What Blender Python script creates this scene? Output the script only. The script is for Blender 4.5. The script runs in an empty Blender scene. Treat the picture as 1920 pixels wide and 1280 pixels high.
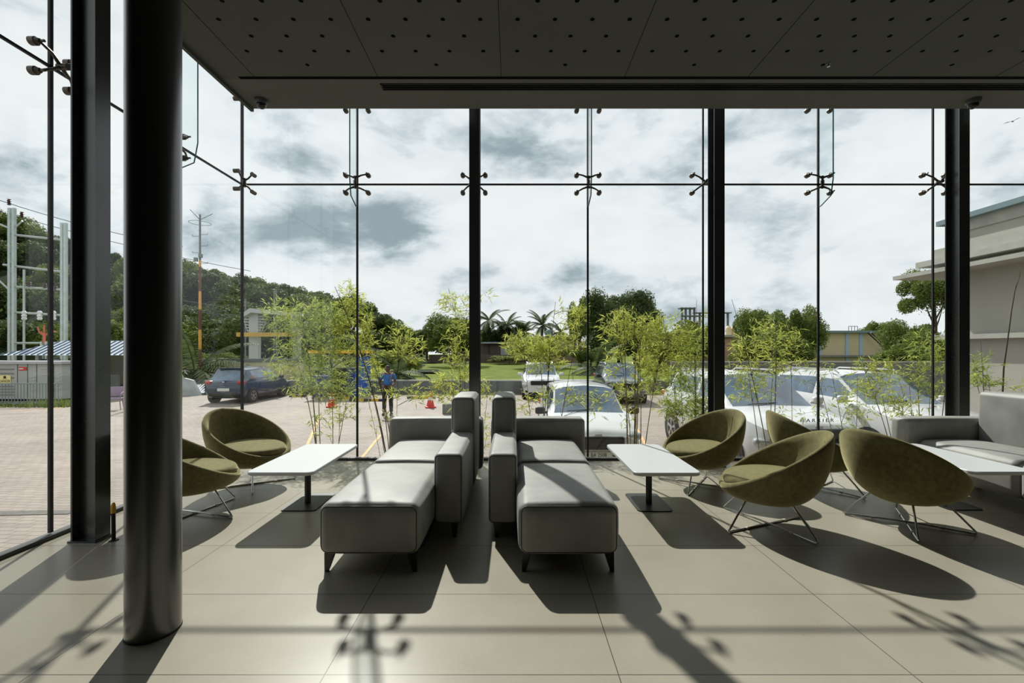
import bpy, bmesh, math, random
from mathutils import Vector, Matrix, Euler, noise
random.seed(7)
PI = math.pi
scene = bpy.context.scene
col = scene.collection
F, HZ, CX, CAMZ = 835.0, 656.0, 960.0, 1.325      # focal length in px, horizon row, centre column, eye height
GZ = -0.93                                        # car park level (floor of the lounge is 0)

def at(px, py, Y):
    return Vector(((px - CX) / F * Y, Y, CAMZ - (py - HZ) / F * Y))
def ground(px, py, z=GZ):
    Y = F * (CAMZ - z) / (py - HZ)
    return Vector(((px - CX) / F * Y, Y, z))
def C(r, g, b):
    def f(c):
        c /= 255.0
        return c / 12.92 if c <= 0.04045 else ((c + 0.055) / 1.055) ** 2.4
    return (f(r), f(g), f(b), 1.0)
def lerp(a, b, t): return a + (b - a) * t
def interp(tab, x):
    if x <= tab[0][0]: return tab[0][1]
    for (x0, y0), (x1, y1) in zip(tab, tab[1:]):
        if x <= x1:
            t = (x - x0) / (x1 - x0); t = t * t * (3 - 2 * t) * 0.4 + t * 0.6
            return lerp(y0, y1, t)
    return tab[-1][1]

# ------------------------------------------------------------------ materials
def nt(m):
    m.use_nodes = True
    return m.node_tree
MATS = {}
def mat(name, color, rough=0.6, metal=0.0, spec=0.5, nscale=0, namt=0.0, bump=0.0, bscale=40, sheen=0.0, island=0.0, coat=0.0, trans=0.0, color2=None):
    m = bpy.data.materials.new(name); t = nt(m); N, L = t.nodes, t.links
    b = N['Principled BSDF']
    b.inputs['Base Color'].default_value = color
    b.inputs['Roughness'].default_value = rough
    b.inputs['Metallic'].default_value = metal
    b.inputs['Specular IOR Level'].default_value = spec
    if sheen:
        b.inputs['Sheen Weight'].default_value = sheen
        b.inputs['Sheen Roughness'].default_value = 0.4
        b.inputs['Sheen Tint'].default_value = color2 or color
    if coat:
        b.inputs['Coat Weight'].default_value = coat; b.inputs['Coat Roughness'].default_value = 0.25 if 'round' in name else 0.10
    tc = N.new('ShaderNodeTexCoord')
    src = None
    if nscale:
        n = N.new('ShaderNodeTexNoise'); n.inputs['Scale'].default_value = nscale; n.inputs['Detail'].default_value = 5
        L.new(tc.outputs['Object'], n.inputs['Vector'])
        mr = N.new('ShaderNodeMapRange')
        mr.inputs['From Min'].default_value = 0.3; mr.inputs['From Max'].default_value = 0.7
        mr.inputs['To Min'].default_value = 1 - namt; mr.inputs['To Max'].default_value = 1 + namt
        L.new(n.outputs['Fac'], mr.inputs['Value']); src = mr.outputs['Result']
    if island:
        g = N.new('ShaderNodeNewGeometry'); mr2 = N.new('ShaderNodeMapRange')
        mr2.inputs['To Min'].default_value = 1 - island; mr2.inputs['To Max'].default_value = 1 + island
        L.new(g.outputs['Random Per Island'], mr2.inputs['Value'])
        if src is None: src = mr2.outputs['Result']
        else:
            mu = N.new('ShaderNodeMath'); mu.operation = 'MULTIPLY'
            L.new(src, mu.inputs[0]); L.new(mr2.outputs['Result'], mu.inputs[1]); src = mu.outputs[0]
    if src is not None:
        if color2 and not sheen:
            mx = N.new('ShaderNodeMix'); mx.data_type = 'RGBA'
            mr3 = N.new('ShaderNodeMapRange'); mr3.inputs['From Min'].default_value = 1 - max(namt, island); mr3.inputs['From Max'].default_value = 1 + max(namt, island)
            L.new(src, mr3.inputs['Value']); L.new(mr3.outputs['Result'], mx.inputs['Factor'])
            mx.inputs['A'].default_value = color; mx.inputs['B'].default_value = color2
            out = mx.outputs['Result']
        else:
            hs = N.new('ShaderNodeHueSaturation'); hs.inputs['Color'].default_value = color
            L.new(src, hs.inputs['Value']); out = hs.outputs['Color']
        L.new(out, b.inputs['Base Color'])
    else:
        out = None
    if bump:
        n2 = N.new('ShaderNodeTexNoise'); n2.inputs['Scale'].default_value = bscale; n2.inputs['Detail'].default_value = 4
        L.new(tc.outputs['Object'], n2.inputs['Vector'])
        bp = N.new('ShaderNodeBump'); bp.inputs['Strength'].default_value = bump; bp.inputs['Distance'].default_value = 0.01
        L.new(n2.outputs['Fac'], bp.inputs['Height']); L.new(bp.outputs['Normal'], b.inputs['Normal'])
    if trans:
        tr = N.new('ShaderNodeBsdfTranslucent'); ms = N.new('ShaderNodeMixShader')
        tr.inputs['Color'].default_value = color
        if out is not None: L.new(out, tr.inputs['Color'])
        ms.inputs['Fac'].default_value = trans
        L.new(b.outputs['BSDF'], ms.inputs[1]); L.new(tr.outputs['BSDF'], ms.inputs[2])
        L.new(ms.outputs['Shader'], N['Material Output'].inputs['Surface'])
    MATS[name] = m
    return m

def glass_mat(name, tint, refl=1.0):
    m = bpy.data.materials.new(name); t = nt(m); N, L = t.nodes, t.links
    N.remove(N['Principled BSDF'])
    tr = N.new('ShaderNodeBsdfTransparent'); tr.inputs['Color'].default_value = tint
    gl = N.new('ShaderNodeBsdfGlossy'); gl.inputs['Roughness'].default_value = 0.0
    lw = N.new('ShaderNodeLayerWeight'); lw.inputs['Blend'].default_value = 0.5
    pw = N.new('ShaderNodeMath'); pw.operation = 'POWER'; pw.inputs[1].default_value = 5.0
    ma = N.new('ShaderNodeMath'); ma.operation = 'MULTIPLY_ADD'; ma.inputs[1].default_value = 0.55 * refl; ma.inputs[2].default_value = 0.026 * refl
    ms = N.new('ShaderNodeMixShader')
    L.new(lw.outputs['Facing'], pw.inputs[0]); L.new(pw.outputs[0], ma.inputs[0]); L.new(ma.outputs[0], ms.inputs['Fac'])
    L.new(tr.outputs[0], ms.inputs[1]); L.new(gl.outputs[0], ms.inputs[2])
    L.new(ms.outputs[0], N['Material Output'].inputs['Surface'])
    MATS[name] = m
    return m

def brick_mat(name, c1, c2, mortar, bw, rh, msize, rough=0.7, rot=0.0, offset=0.5, spec=0.5, namt=0.1, nscale=3, loc=(0, 0, 0), bump=0.2):
    m = bpy.data.materials.new(name); t = nt(m); N, L = t.nodes, t.links
    b = N['Principled BSDF']; b.inputs['Roughness'].default_value = rough; b.inputs['Specular IOR Level'].default_value = spec
    tc = N.new('ShaderNodeTexCoord'); mp = N.new('ShaderNodeMapping')
    mp.inputs['Rotation'].default_value = (0, 0, rot); mp.inputs['Location'].default_value = loc
    br = N.new('ShaderNodeTexBrick'); br.offset = offset; br.squash = 1.0
    br.inputs['Color1'].default_value = c1; br.inputs['Color2'].default_value = c2; br.inputs['Mortar'].default_value = mortar
    br.inputs['Scale'].default_value = 1.0; br.inputs['Mortar Size'].default_value = msize; br.inputs['Mortar Smooth'].default_value = 0.1
    br.inputs['Brick Width'].default_value = bw; br.inputs['Row Height'].default_value = rh
    L.new(tc.outputs['Object'], mp.inputs['Vector']); L.new(mp.outputs['Vector'], br.inputs['Vector'])
    n = N.new('ShaderNodeTexNoise'); n.inputs['Scale'].default_value = nscale; n.inputs['Detail'].default_value = 8; n.inputs['Roughness'].default_value = 0.65
    L.new(tc.outputs['Object'], n.inputs['Vector'])
    mr = N.new('ShaderNodeMapRange'); mr.inputs['From Min'].default_value = 0.3; mr.inputs['From Max'].default_value = 0.7
    mr.inputs['To Min'].default_value = 1 - namt; mr.inputs['To Max'].default_value = 1 + namt
    L.new(n.outputs['Fac'], mr.inputs['Value'])
    hs = N.new('ShaderNodeHueSaturation'); L.new(br.outputs['Color'], hs.inputs['Color']); L.new(mr.outputs['Result'], hs.inputs['Value'])
    L.new(hs.outputs['Color'], b.inputs['Base Color'])
    if bump:
        bp = N.new('ShaderNodeBump'); bp.inputs['Strength'].default_value = bump; bp.inputs['Distance'].default_value = 0.004; bp.invert = True
        L.new(br.outputs['Fac'], bp.inputs['Height']); L.new(bp.outputs['Normal'], b.inputs['Normal'])
    MATS[name] = m
    return m

# ------------------------------------------------------------------ mesh builder
class MB:
    def __init__(s): s.v, s.f, s.mi = [], [], []
    def add(s, vs, fs, mi=0):
        o = len(s.v); s.v += [tuple(p) for p in vs]
        s.f += [[i + o for i in f] for f in fs]; s.mi += [mi] * len(fs); return s
    def box(s, c, size, M=None, mi=0):
        x, y, z = (d / 2 for d in size); c = Vector(c)
        vs = [Vector((a, b, d)) for d in (-z, z) for b in (-y, y) for a in (-x, x)]
        if M is not None: vs = [M @ p for p in vs]
        s.add([p + c for p in vs], [(0, 2, 3, 1), (4, 5, 7, 6), (0, 1, 5, 4), (2, 6, 7, 3), (0, 4, 6, 2), (1, 3, 7, 5)], mi); return s
    def span(s, a, b, mi=0):                      # box from corner to corner
        a, b = Vector(a), Vector(b); d = b - a
        return s.box((a + b) / 2, (abs(d.x), abs(d.y), abs(d.z)), None, mi)
    def rbox(s, c, size, r, seg=3, div=3, bulge=(0, 0, 0), M=None, mi=0, shape=None):
        h = [d / 2 for d in size]; r = min(r, min(h) * 0.999); c = Vector(c)
        def params(hh):
            e = [hh - r + r * math.tan(k / seg * PI / 4) for k in range(seg + 1)]
            mid = [lerp(-(hh - r), hh - r, k / div) for k in range(1, div)]
            return [-q for q in reversed(e)] + mid + e
        pr = [params(q) for q in h]
        def mp(p):
            inn = Vector([max(-(h[i] - r), min(h[i] - r, p[i])) for i in range(3)])
            d = Vector(p) - inn
            q = inn + d.normalized() * r if d.length > 1e-9 else Vector(p)
            for i in range(3):
                if bulge[i]:
                    j, k = (i + 1) % 3, (i + 2) % 3
                    w = (1 - (p[j] / h[j]) ** 2) * (1 - (p[k] / h[k]) ** 2)
                    q[i] += bulge[i] * max(0, w) ** 0.7 * (p[i] / h[i])
            if shape: q = shape(q)
            if M is not None: q = M @ q
            return q + c
        for ax in range(3):
            j, k = (ax + 1) % 3, (ax + 2) % 3
            for sg in (-1, 1):
                A, B = pr[j], pr[k]; vs = []
                for b in B:
                    for a in A:
                        p = [0, 0, 0]; p[ax] = sg * h[ax]; p[j] = a; p[k] = b; vs.append(mp(p))
                n = len(A); fs = []
                for y in range(len(B) - 1):
                    for x in range(n - 1):
                        q = (y * n + x, y * n + x + 1, (y + 1) * n + x + 1, (y + 1) * n + x)
                        fs.append(q if sg > 0 else q[::-1])
                s.add(vs, fs, mi)
        return s
    def tube(s, pts, r, n=8, closed=False, mi=0):
        pts = [Vector(p) for p in pts]; m = len(pts)
        rs = r if isinstance(r, (list, tuple)) else [r] * m
        up = None; rings = []
        for i, p in enumerate(pts):
            if closed: t = pts[(i + 1) % m] - pts[i - 1]
            else: t = pts[min(i + 1, m - 1)] - pts[max(i - 1, 0)]
            t.normalize()
            if up is None: up = Vector((0, 0, 1)) if abs(t.z) < 0.9 else Vector((1, 0, 0))
            a = t.cross(up)
            if a.length < 1e-6: a = t.orthogonal()
            a.normalize(); up = a.cross(t).normalized()
            rings.append([p + (a * math.cos(2 * PI * k / n) + up * math.sin(2 * PI * k / n)) * rs[i] for k in range(n)])
        vs = [q for R in rings for q in R]; fs = []
        for i in range(m if closed else m - 1):
            i2 = (i + 1) % m
            for k in range(n):
                k2 = (k + 1) % n; fs.append((i * n + k, i * n + k2, i2 * n + k2, i2 * n + k))
        if not closed:
            fs.append(tuple(reversed(range(n)))); fs.append(tuple((m - 1) * n + k for k in range(n)))
        s.add(vs, fs, mi); return s
    def cyl(s, a, b, r, r2=None, n=16, mi=0):
        return s.tube([a, b], [r, r if r2 is None else r2], n, False, mi)
    def lathe(s, prof, c=(0, 0, 0), n=24, M=None, mi=0, sx=1, sy=1):
        c = Vector(c); vs = []
        for (r, z) in prof:
            for k in range(n):
                p = Vector((r * math.cos(2 * PI * k / n) * sx, r * math.sin(2 * PI * k / n) * sy, z))
                if M is not None: p = M @ p
                vs.append(p + c)
        fs = []
        for i in range(len(prof) - 1):
            for k in range(n):
                k2 = (k + 1) % n; fs.append((i * n + k, i * n + k2, (i + 1) * n + k2, (i + 1) * n + k))
        fs.append(tuple(reversed(range(n)))); fs.append(tuple((len(prof) - 1) * n + k for k in range(n)))
        s.add(vs, fs, mi); return s
    def prism(s, poly, a, b, axis='z', mi=0):       # poly 2-D, extruded from a to b along axis
        n = len(poly)
        def P(u, v, w): return (u, v, w) if axis == 'z' else ((u, w, v) if axis == 'y' else (w, u, v))
        vs = [P(u, v, a) for u, v in poly] + [P(u, v, b) for u, v in poly]
        fs = [tuple(reversed(range(n))), tuple(range(n, 2 * n))] + [(i, (i + 1) % n, n + (i + 1) % n, n + i) for i in range(n)]
        s.add(vs, fs, mi); return s
    def build(s, name, mats, parent=None, smooth=True, angle=42, fix=True):
        me = bpy.data.meshes.new(name); me.from_pydata(s.v, [], s.f)
        if not isinstance(mats, (list, tuple)): mats = [mats]
        for m in mats: me.materials.append(m)
        if len(mats) > 1: me.polygons.foreach_set('material_index', s.mi)
        if fix:
            bm = bmesh.new(); bm.from_mesh(me)
            bmesh.ops.remove_doubles(bm, verts=bm.verts, dist=1e-5)
            bmesh.ops.recalc_face_normals(bm, faces=bm.faces)
            bm.to_mesh(me); bm.free()
        me.polygons.foreach_set('use_smooth', [smooth] * len(me.polygons))
        if smooth and fix: me.set_sharp_from_angle(angle=math.radians(angle))
        me.update()
        o = bpy.data.objects.new(name, me); col.objects.link(o)
        if parent: o.parent = parent
        return o

def tag(o, label=None, cat=None, group=None, kind=None):
    if label: o['label'] = label
    if cat: o['category'] = cat
    if group: o['group'] = group
    if kind: o['kind'] = kind
    return o
def thing(name, label, cat, loc=(0, 0, 0), rz=0, group=None, scale=None, kind=None):
    o = bpy.data.objects.new(name, None); col.objects.link(o)
    o.empty_display_size = 0.1
    o.location = loc; o.rotation_euler = (0, 0, rz)
    if scale: o.scale = scale if isinstance(scale, (tuple, list)) else (scale,) * 3
    return tag(o, label, cat, group, kind)
def copy_tree(o, parent=None):
    c = o.copy(); col.objects.link(c)
    if parent: c.parent = parent
    for ch in list(o.children): copy_tree(ch, c)
    return c
def text_mesh(txt, size, depth, name, m, parent, M, align='CENTER'):
    cu = bpy.data.curves.new(name, 'FONT'); cu.body = txt; cu.size = size; cu.extrude = depth; cu.align_x = align; cu.align_y = 'CENTER'
    tmp = bpy.data.objects.new(name + '_tmp', cu); col.objects.link(tmp)
    dg = bpy.context.evaluated_depsgraph_get(); dg.update()
    me = bpy.data.meshes.new_from_object(tmp.evaluated_get(dg))
    bpy.data.objects.remove(tmp); bpy.data.curves.remove(cu)
    me.transform(M); me.materials.clear(); me.materials.append(m); me.name = name
    o = bpy.data.objects.new(name, me); col.objects.link(o); o.parent = parent
    return o
FRONT = Matrix.Rotation(PI / 2, 4, 'X')             # text upright, read from -Y

# ------------------------------------------------------------------ palette
m_ceil = mat('ceiling paint', (0.098, 0.103, 0.095, 1), 0.85, spec=0.2, nscale=0.7, namt=0.07)
m_ceil_hole = mat('perforation', (0.006, 0.006, 0.006, 1), 0.9, spec=0.02)
m_dark_slot = mat('slot black', (0.004, 0.004, 0.005, 1), 0.8, spec=0.02)
m_band = mat('smooth ceiling band', (0.128, 0.132, 0.120, 1), 0.85, spec=0.2, nscale=0.7, namt=0.05)
m_vent = mat('diffuser black', (0.011, 0.011, 0.013, 1), 0.6, spec=0.15, nscale=4, namt=0.1)
m_steel = mat('dark painted steel', (0.030, 0.035, 0.036, 1), 0.27, spec=0.95, nscale=6, namt=0.12, bump=0.03, bscale=60)
m_round = mat('round column paint', (0.013, 0.015, 0.016, 1), 0.34, spec=1.0, coat=0.8, nscale=3, namt=0.08, bump=0.015, bscale=90)
m_seal = mat('black sealant', (0.012, 0.012, 0.013, 1), 0.6, nscale=30, namt=0.1)
m_trim = mat('sill metal', (0.05, 0.055, 0.05, 1), 0.5, metal=0.3, nscale=8, namt=0.15)
m_spider = mat('satin bronze steel', (0.105, 0.09, 0.072, 1), 0.42, metal=0.7, nscale=20, namt=0.15)
m_glass = glass_mat('clear pane', (0.965, 0.985, 0.982, 1), 1.1)
m_fin = glass_mat('fin glass', (0.955, 0.985, 0.98, 1), 1.0)
m_finedge = mat('teal glass edge', (0.02, 0.22, 0.19, 1), 0.15, trans=0.35)
m_wall = mat('inside wall', (0.035, 0.035, 0.034, 1), 0.8, nscale=1, namt=0.1)
m_sofa = mat('grey suede leather', (0.285, 0.282, 0.262, 1), 0.55, spec=0.4, nscale=4.5, namt=0.17, bump=0.05, bscale=55, sheen=0.12, color2=(0.8, 0.8, 0.76, 1))
m_pipe = mat('sofa piping', (0.035, 0.034, 0.032, 1), 0.5, nscale=50, namt=0.1)
m_leg = mat('black wooden leg', (0.01, 0.01, 0.01, 1), 0.35, nscale=20, namt=0.1)
m_velvet = mat('olive velvet', (0.152, 0.135, 0.058, 1), 0.85, spec=0.15, nscale=28, namt=0.22, bump=0.12, bscale=220, sheen=1.0, color2=(0.62, 0.57, 0.32, 1))
m_chrome = mat('chrome rod', (0.62, 0.62, 0.6, 1), 0.12, metal=1.0, nscale=20, namt=0.05)
m_clip = mat('clear plastic glide', (0.55, 0.5, 0.42, 1), 0.3, nscale=20, namt=0.05)
m_white = mat('white laminate', (0.60, 0.615, 0.63, 1), 0.34, spec=0.3, nscale=2, namt=0.015)
m_tbase = mat('anthracite powder coat', (0.022, 0.024, 0.025, 1), 0.42, nscale=40, namt=0.08)
m_cam = mat('camera grey', (0.09, 0.092, 0.092, 1), 0.35, nscale=20, namt=0.05)
m_camglass = mat('smoked dome', (0.015, 0.015, 0.017, 1), 0.06, nscale=10, namt=0.05)
m_black = mat('black rubber', (0.012, 0.012, 0.012, 1), 0.65, nscale=30, namt=0.12)
m_yellow = mat('yellow tape', C(214, 165, 30), 0.5, nscale=20, namt=0.1)
# ------------------------------------------------------------------ the room
GY, GX = 5.37, -3.254            # front glass plane, left glass plane
SEAM = 3.32                      # height of the horizontal joint
TOP = 5.2
CZ = 3.98                        # ceiling height
def structure(name, mb, m, label, cat, **k):
    return tag(mb.build(name, m, **k), label, cat, kind='structure')

# floor: 1.2 x 0.6 m porcelain tiles with thin dark joints in running rows
def floor_mat():
    m = bpy.data.materials.new('porcelain floor tile'); t = nt(m); N, L = t.nodes, t.links
    b = N['Principled BSDF']
    tc = N.new('ShaderNodeTexCoord'); mp = N.new('ShaderNodeMapping')
    mp.inputs['Location'].default_value = (0.765 + 1.2 * 5, -1.818 + 0.6 * 12, 0)
    br = N.new('ShaderNodeTexBrick'); br.offset = 0.0
    br.inputs['Scale'].default_value = 1; br.inputs['Brick Width'].default_value = 1.2; br.inputs['Row Height'].default_value = 0.6
    br.inputs['Mortar Size'].default_value = 0.0022; br.inputs['Mortar Smooth'].default_value = 0.0
    br.inputs['Color1'].default_value = (0.335, 0.310, 0.246, 1); br.inputs['Color2'].default_value = (0.355, 0.328, 0.262, 1); br.inputs['Mortar'].default_value = (0.085, 0.075, 0.06, 1)
    L.new(tc.outputs['Object'], mp.inputs['Vector']); L.new(mp.outputs['Vector'], br.inputs['Vector'])
    n = N.new('ShaderNodeTexNoise'); n.inputs['Scale'].default_value = 1.7; n.inputs['Detail'].default_value = 9; n.inputs['Roughness'].default_value = 0.62
    L.new(tc.outputs['Object'], n.inputs['Vector'])
    n2 = N.new('ShaderNodeTexNoise'); n2.inputs['Scale'].default_value = 60; n2.inputs['Detail'].default_value = 3
    L.new(tc.outputs['Object'], n2.inputs['Vector'])
    ad = N.new('ShaderNodeMath'); ad.operation = 'MULTIPLY_ADD'; ad.inputs[1].default_value = 0.25
    L.new(n2.outputs['Fac'], ad.inputs[0]); L.new(n.outputs['Fac'], ad.inputs[2])
    mr = N.new('ShaderNodeMapRange'); mr.inputs['From Min'].default_value = 0.4; mr.inputs['From Max'].default_value = 0.85
    mr.inputs['To Min'].default_value = 0.92; mr.inputs['To Max'].default_value = 1.08
    L.new(ad.outputs[0], mr.inputs['Value'])
    hs = N.new('ShaderNodeHueSaturation'); L.new(br.outputs['Color'], hs.inputs['Color']); L.new(mr.outputs['Result'], hs.inputs['Value'])
    L.new(hs.outputs['Color'], b.inputs['Base Color'])
    rr = N.new('ShaderNodeMapRange'); rr.inputs['To Min'].default_value = 0.25; rr.inputs['To Max'].default_value = 0.33
    L.new(n.outputs['Fac'], rr.inputs['Value']); L.new(rr.outputs['Result'], b.inputs['Roughness'])
    b.inputs['Specular IOR Level'].default_value = 0.15
    bp = N.new('ShaderNodeBump'); bp.inputs['Strength'].default_value = 0.25; bp.inputs['Distance'].default_value = 0.002; bp.invert = True
    L.new(br.outputs['Fac'], bp.inputs['Height']); L.new(bp.outputs['Normal'], b.inputs['Normal'])
    return m
fl = MB().span((GX - 0.02, -5, -0.14), (13, GY + 0.02, 0))
structure('floor', fl, floor_mat(), 'grey beige large format porcelain tile floor of the lounge', 'floor', smooth=False)
m_plinth = mat('plinth concrete', C(150, 145, 135), 0.8, nscale=2, namt=0.12)
structure('wall_plinth', MB().span((GX - 0.1, -5, GZ), (13, GY + 0.06, -0.14)), m_plinth, 'low concrete plinth carrying the lounge floor', 'plinth', smooth=False)
structure('wall_back', MB().span((GX, -5.2, 0), (13, -5, TOP)), m_wall, 'dark wall closing the lounge at its rear', 'wall', smooth=False)
structure('wall_right', MB().span((13, -5.2, 0), (13.2, GY, TOP)), m_wall, 'dark wall closing the right end of lounge', 'wall', smooth=False)
structure('roof', MB().span((GX - 0.05, -5.2, TOP), (13.2, GY + 0.05, TOP + 0.3)), m_ceil, 'dark roof slab above the glass walls', 'roof', smooth=False)

# ceiling with panel joints, perforations and a long dark slot
CE_Y, CE_X = 4.90, -2.86
ce = MB().span((CE_X, -5, CZ), (13, CE_Y, CZ + 0.3))
j = 0.0022
for k in range(-1, 13):
    X = -1.305 + 1.2 * k
    ce.span((X - j, -5, CZ - 0.0015), (X + j, 4.325, CZ), 1)
for yy in (2.4, -0.1, -2.6):
    ce.span((CE_X, yy - j, CZ - 0.0015), (13, yy + j, CZ), 1)
def hole(x, y):
    ce.lathe([(0.019, -0.002), (0.016, -0.0005)], (x, y, CZ), 10, mi=1)
for k in range(-2, 10):
    X0 = -1.305 + 1.2 * k
    row = 0
    Y = 4.145
    while Y > 0.9:
        offs = {0: [0.6], }.get(row, [0.15, 0.45, 0.75, 1.05] if row % 2 else [0.3, 0.6, 0.9])
        for d in offs:
            if X0 + d > CE_X + 0.3: hole(X0 + d, Y)
        row += 1; Y -= 0.19
ce.span((-2.66, 4.325, CZ - 0.002), (13, 4.365, CZ), 2)
ce.span((CE_X, 4.365, CZ - 0.001), (13, CE_Y, CZ), 3)
structure('ceiling', ce, [m_ceil, m_ceil_hole, m_dark_slot, m_band], 'dark grey suspended ceiling of perforated panels with thin joints', 'ceiling', smooth=False)
structure('trim_1', MB().span((CE_X - 0.012, -5, CZ - 0.035), (CE_X + 0.02, CE_Y, CZ + 0.3)), m_ceil, 'dark edging strip along left side of ceiling', 'edging', smooth=False)

# long linear diffuser in the front band of the ceiling
VY0, VY1 = F * (CZ - CAMZ) / (HZ - 156), F * (CZ - CAMZ) / (HZ - 169)
VX = (712 - CX) / F * VY0
v = thing('linear_diffuser', 'long black slot air diffuser set in the front ceiling band', 'air vent', ((VX + 12.5) / 2, (VY0 + VY1) / 2, CZ))
hw, hl = (VY1 - VY0) / 2, (12.5 - VX) / 2
b = MB()
b.span((-hl, -hw, -0.006), (hl, -hw + 0.018, 0)); b.span((-hl, hw - 0.018, -0.006), (hl, hw, 0)); b.span((-hl, -hw, -0.006), (-hl + 0.018, hw, 0)); b.span((hl - 0.018, -hw, -0.006), (hl, hw, 0))
b.build('frame', m_vent, v, smooth=False)
MB().span((-hl + 0.018, -hw + 0.018, -0.001), (hl - 0.018, hw - 0.018, 0)).build('dark_slot', m_dark_slot, v, smooth=False)
for k in (-1, 1):
    MB().box((0, k * hw * 0.3, -0.003), (hl * 2 - 0.04, 0.012, 0.004)).build('blade', m_vent, v, smooth=False)

# dome cameras under the ceiling edge
def dome_camera(px, py, label):
    Y = 4.72; p = at(px, py, Y)
    t = thing('dome_camera', label, 'camera', (p.x, Y, CZ), group=None)
    MB().lathe([(0.062, 0), (0.062, -0.03), (0.052, -0.05)], n=28).build('housing', m_cam, t)
    MB().lathe([(0.046, -0.046), (0.046, -0.062), (0.038, -0.083), (0.022, -0.096), (0.004, -0.1)], n=24).build('dome', m_camglass, t)
    return t
dome_camera(490, 190, 'small dome security camera under the left front corner of ceiling')
dome_camera(1825, 195, 'small dome security camera on ceiling beside the rightmost dark post')
t = thing('sprinkler', 'tiny pendent sprinkler head in a ceiling perforation right of centre', 'sprinkler', (at(1552, 119, 4.14).x, 4.13, CZ))
MB().lathe([(0.022, 0), (0.022, -0.004), (0.008, -0.006), (0.007, -0.025)], n=16).build('body', m_cam, t)
MB().lathe([(0.014, -0.026), (0.014, -0.029)], n=12).build('deflector', m_chrome, t)

# ------------------------------------------------------------------ glass walls
seams = [454, 670, 889, 1102, 1318, 1534, 1749, 1965, 2181]
SX = [(p - CX) / F * GY for p in seams]; SX[0] = GX
nwin = 0
def pane(a, b, label):
    global nwin
    nwin += 1
    return structure('window_%d' % nwin, MB().span(a, b), m_glass, label, 'window', smooth=False)
g = 0.008; th = 0.012
where = ['from the glass corner to the first joint', 'left of the centre post', 'right of the centre post', 'left of the second dark post', 'right of the second dark post', 'left of the rightmost dark post', 'at the right edge of the photo', 'beyond the right edge']
for k in range(8):
    a, b_ = SX[k], SX[k + 1]
    pane((a + g, GY - th / 2, 0.045), (b_ - g, GY + th / 2, SEAM - g), 'tall lower pane of front glass wall ' + where[k])
    pane((a + g, GY - th / 2, SEAM + g), (b_ - g, GY + th / 2, TOP), 'upper pane of front glass wall ' + where[k])
pane((SX[8] + g, GY - th / 2, 0.045), (13, GY + th / 2, TOP), 'last pane of front glass wall by the right wall')
SY = [5.37, 4.255, 3.14, 2.025]
wl = ['next to the glass corner', 'behind the round column', 'at the left edge of the photo']
for k in range(3):
    a, b_ = SY[k + 1], SY[k]
    pane((GX - th / 2, a + g, 0.045), (GX + th / 2, b_ - g, SEAM - g), 'tall lower pane of left glass wall ' + wl[k])
    pane((GX - th / 2, a + g, SEAM + g), (GX + th / 2, b_ - g, TOP), 'upper pane of left glass wall ' + wl[k])
structure('wall_fill_block', MB().span((GX - 0.1, -5.2, 0), (GX + 0.03, SY[3] - g, TOP)), m_wall, 'added unseen dark wall on the left that blocks fill light', 'wall', smooth=False)  # unseen solid wall added in place of glazing to cut fill light
ntrim = 1
def trim(a, b, label, m=None):
    global ntrim
    ntrim += 1
    return structure('trim_%d' % ntrim, MB().span(a, b), m or m_seal, label, 'joint', smooth=False)
for k in range(1, 9):
    w = 0.011 if k in (1, 3, 5) else 0.009
    trim((SX[k] - w, GY - 0.009, 0.04), (SX[k] + w, GY + 0.009, TOP), 'vertical black joint of front glass wall ' + where[min(k, 7)])
trim((GX - 0.013, GY - 0.013, 0.0), (GX + 0.013, GY + 0.013, TOP), 'black joint in the corner of two glass walls')
for k in range(1, 4):
    trim((GX - 0.009, SY[k] - 0.012, 0.04), (GX + 0.009, SY[k] + 0.012, TOP), 'vertical black joint of left glass wall ' + wl[k - 1])
trim((GX, GY - 0.009, SEAM - 0.009), (13, GY + 0.009, SEAM + 0.009), 'horizontal black joint across the front glass wall')
trim((GX - 0.009, -5, SEAM - 0.009), (GX + 0.009, GY, SEAM + 0.009), 'horizontal black joint along the left glass wall')
structure('baseboard_front', MB().span((GX, GY - 0.035, 0), (13, GY + 0.03, 0.03)), m_trim, 'dark metal channel under the front glass wall', 'channel', smooth=False)
structure('baseboard_left', MB().span((GX - 0.03, -5, 0), (GX + 0.035, GY, 0.03)), m_trim, 'dark metal channel under the left glass wall', 'channel', smooth=False)

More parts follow.
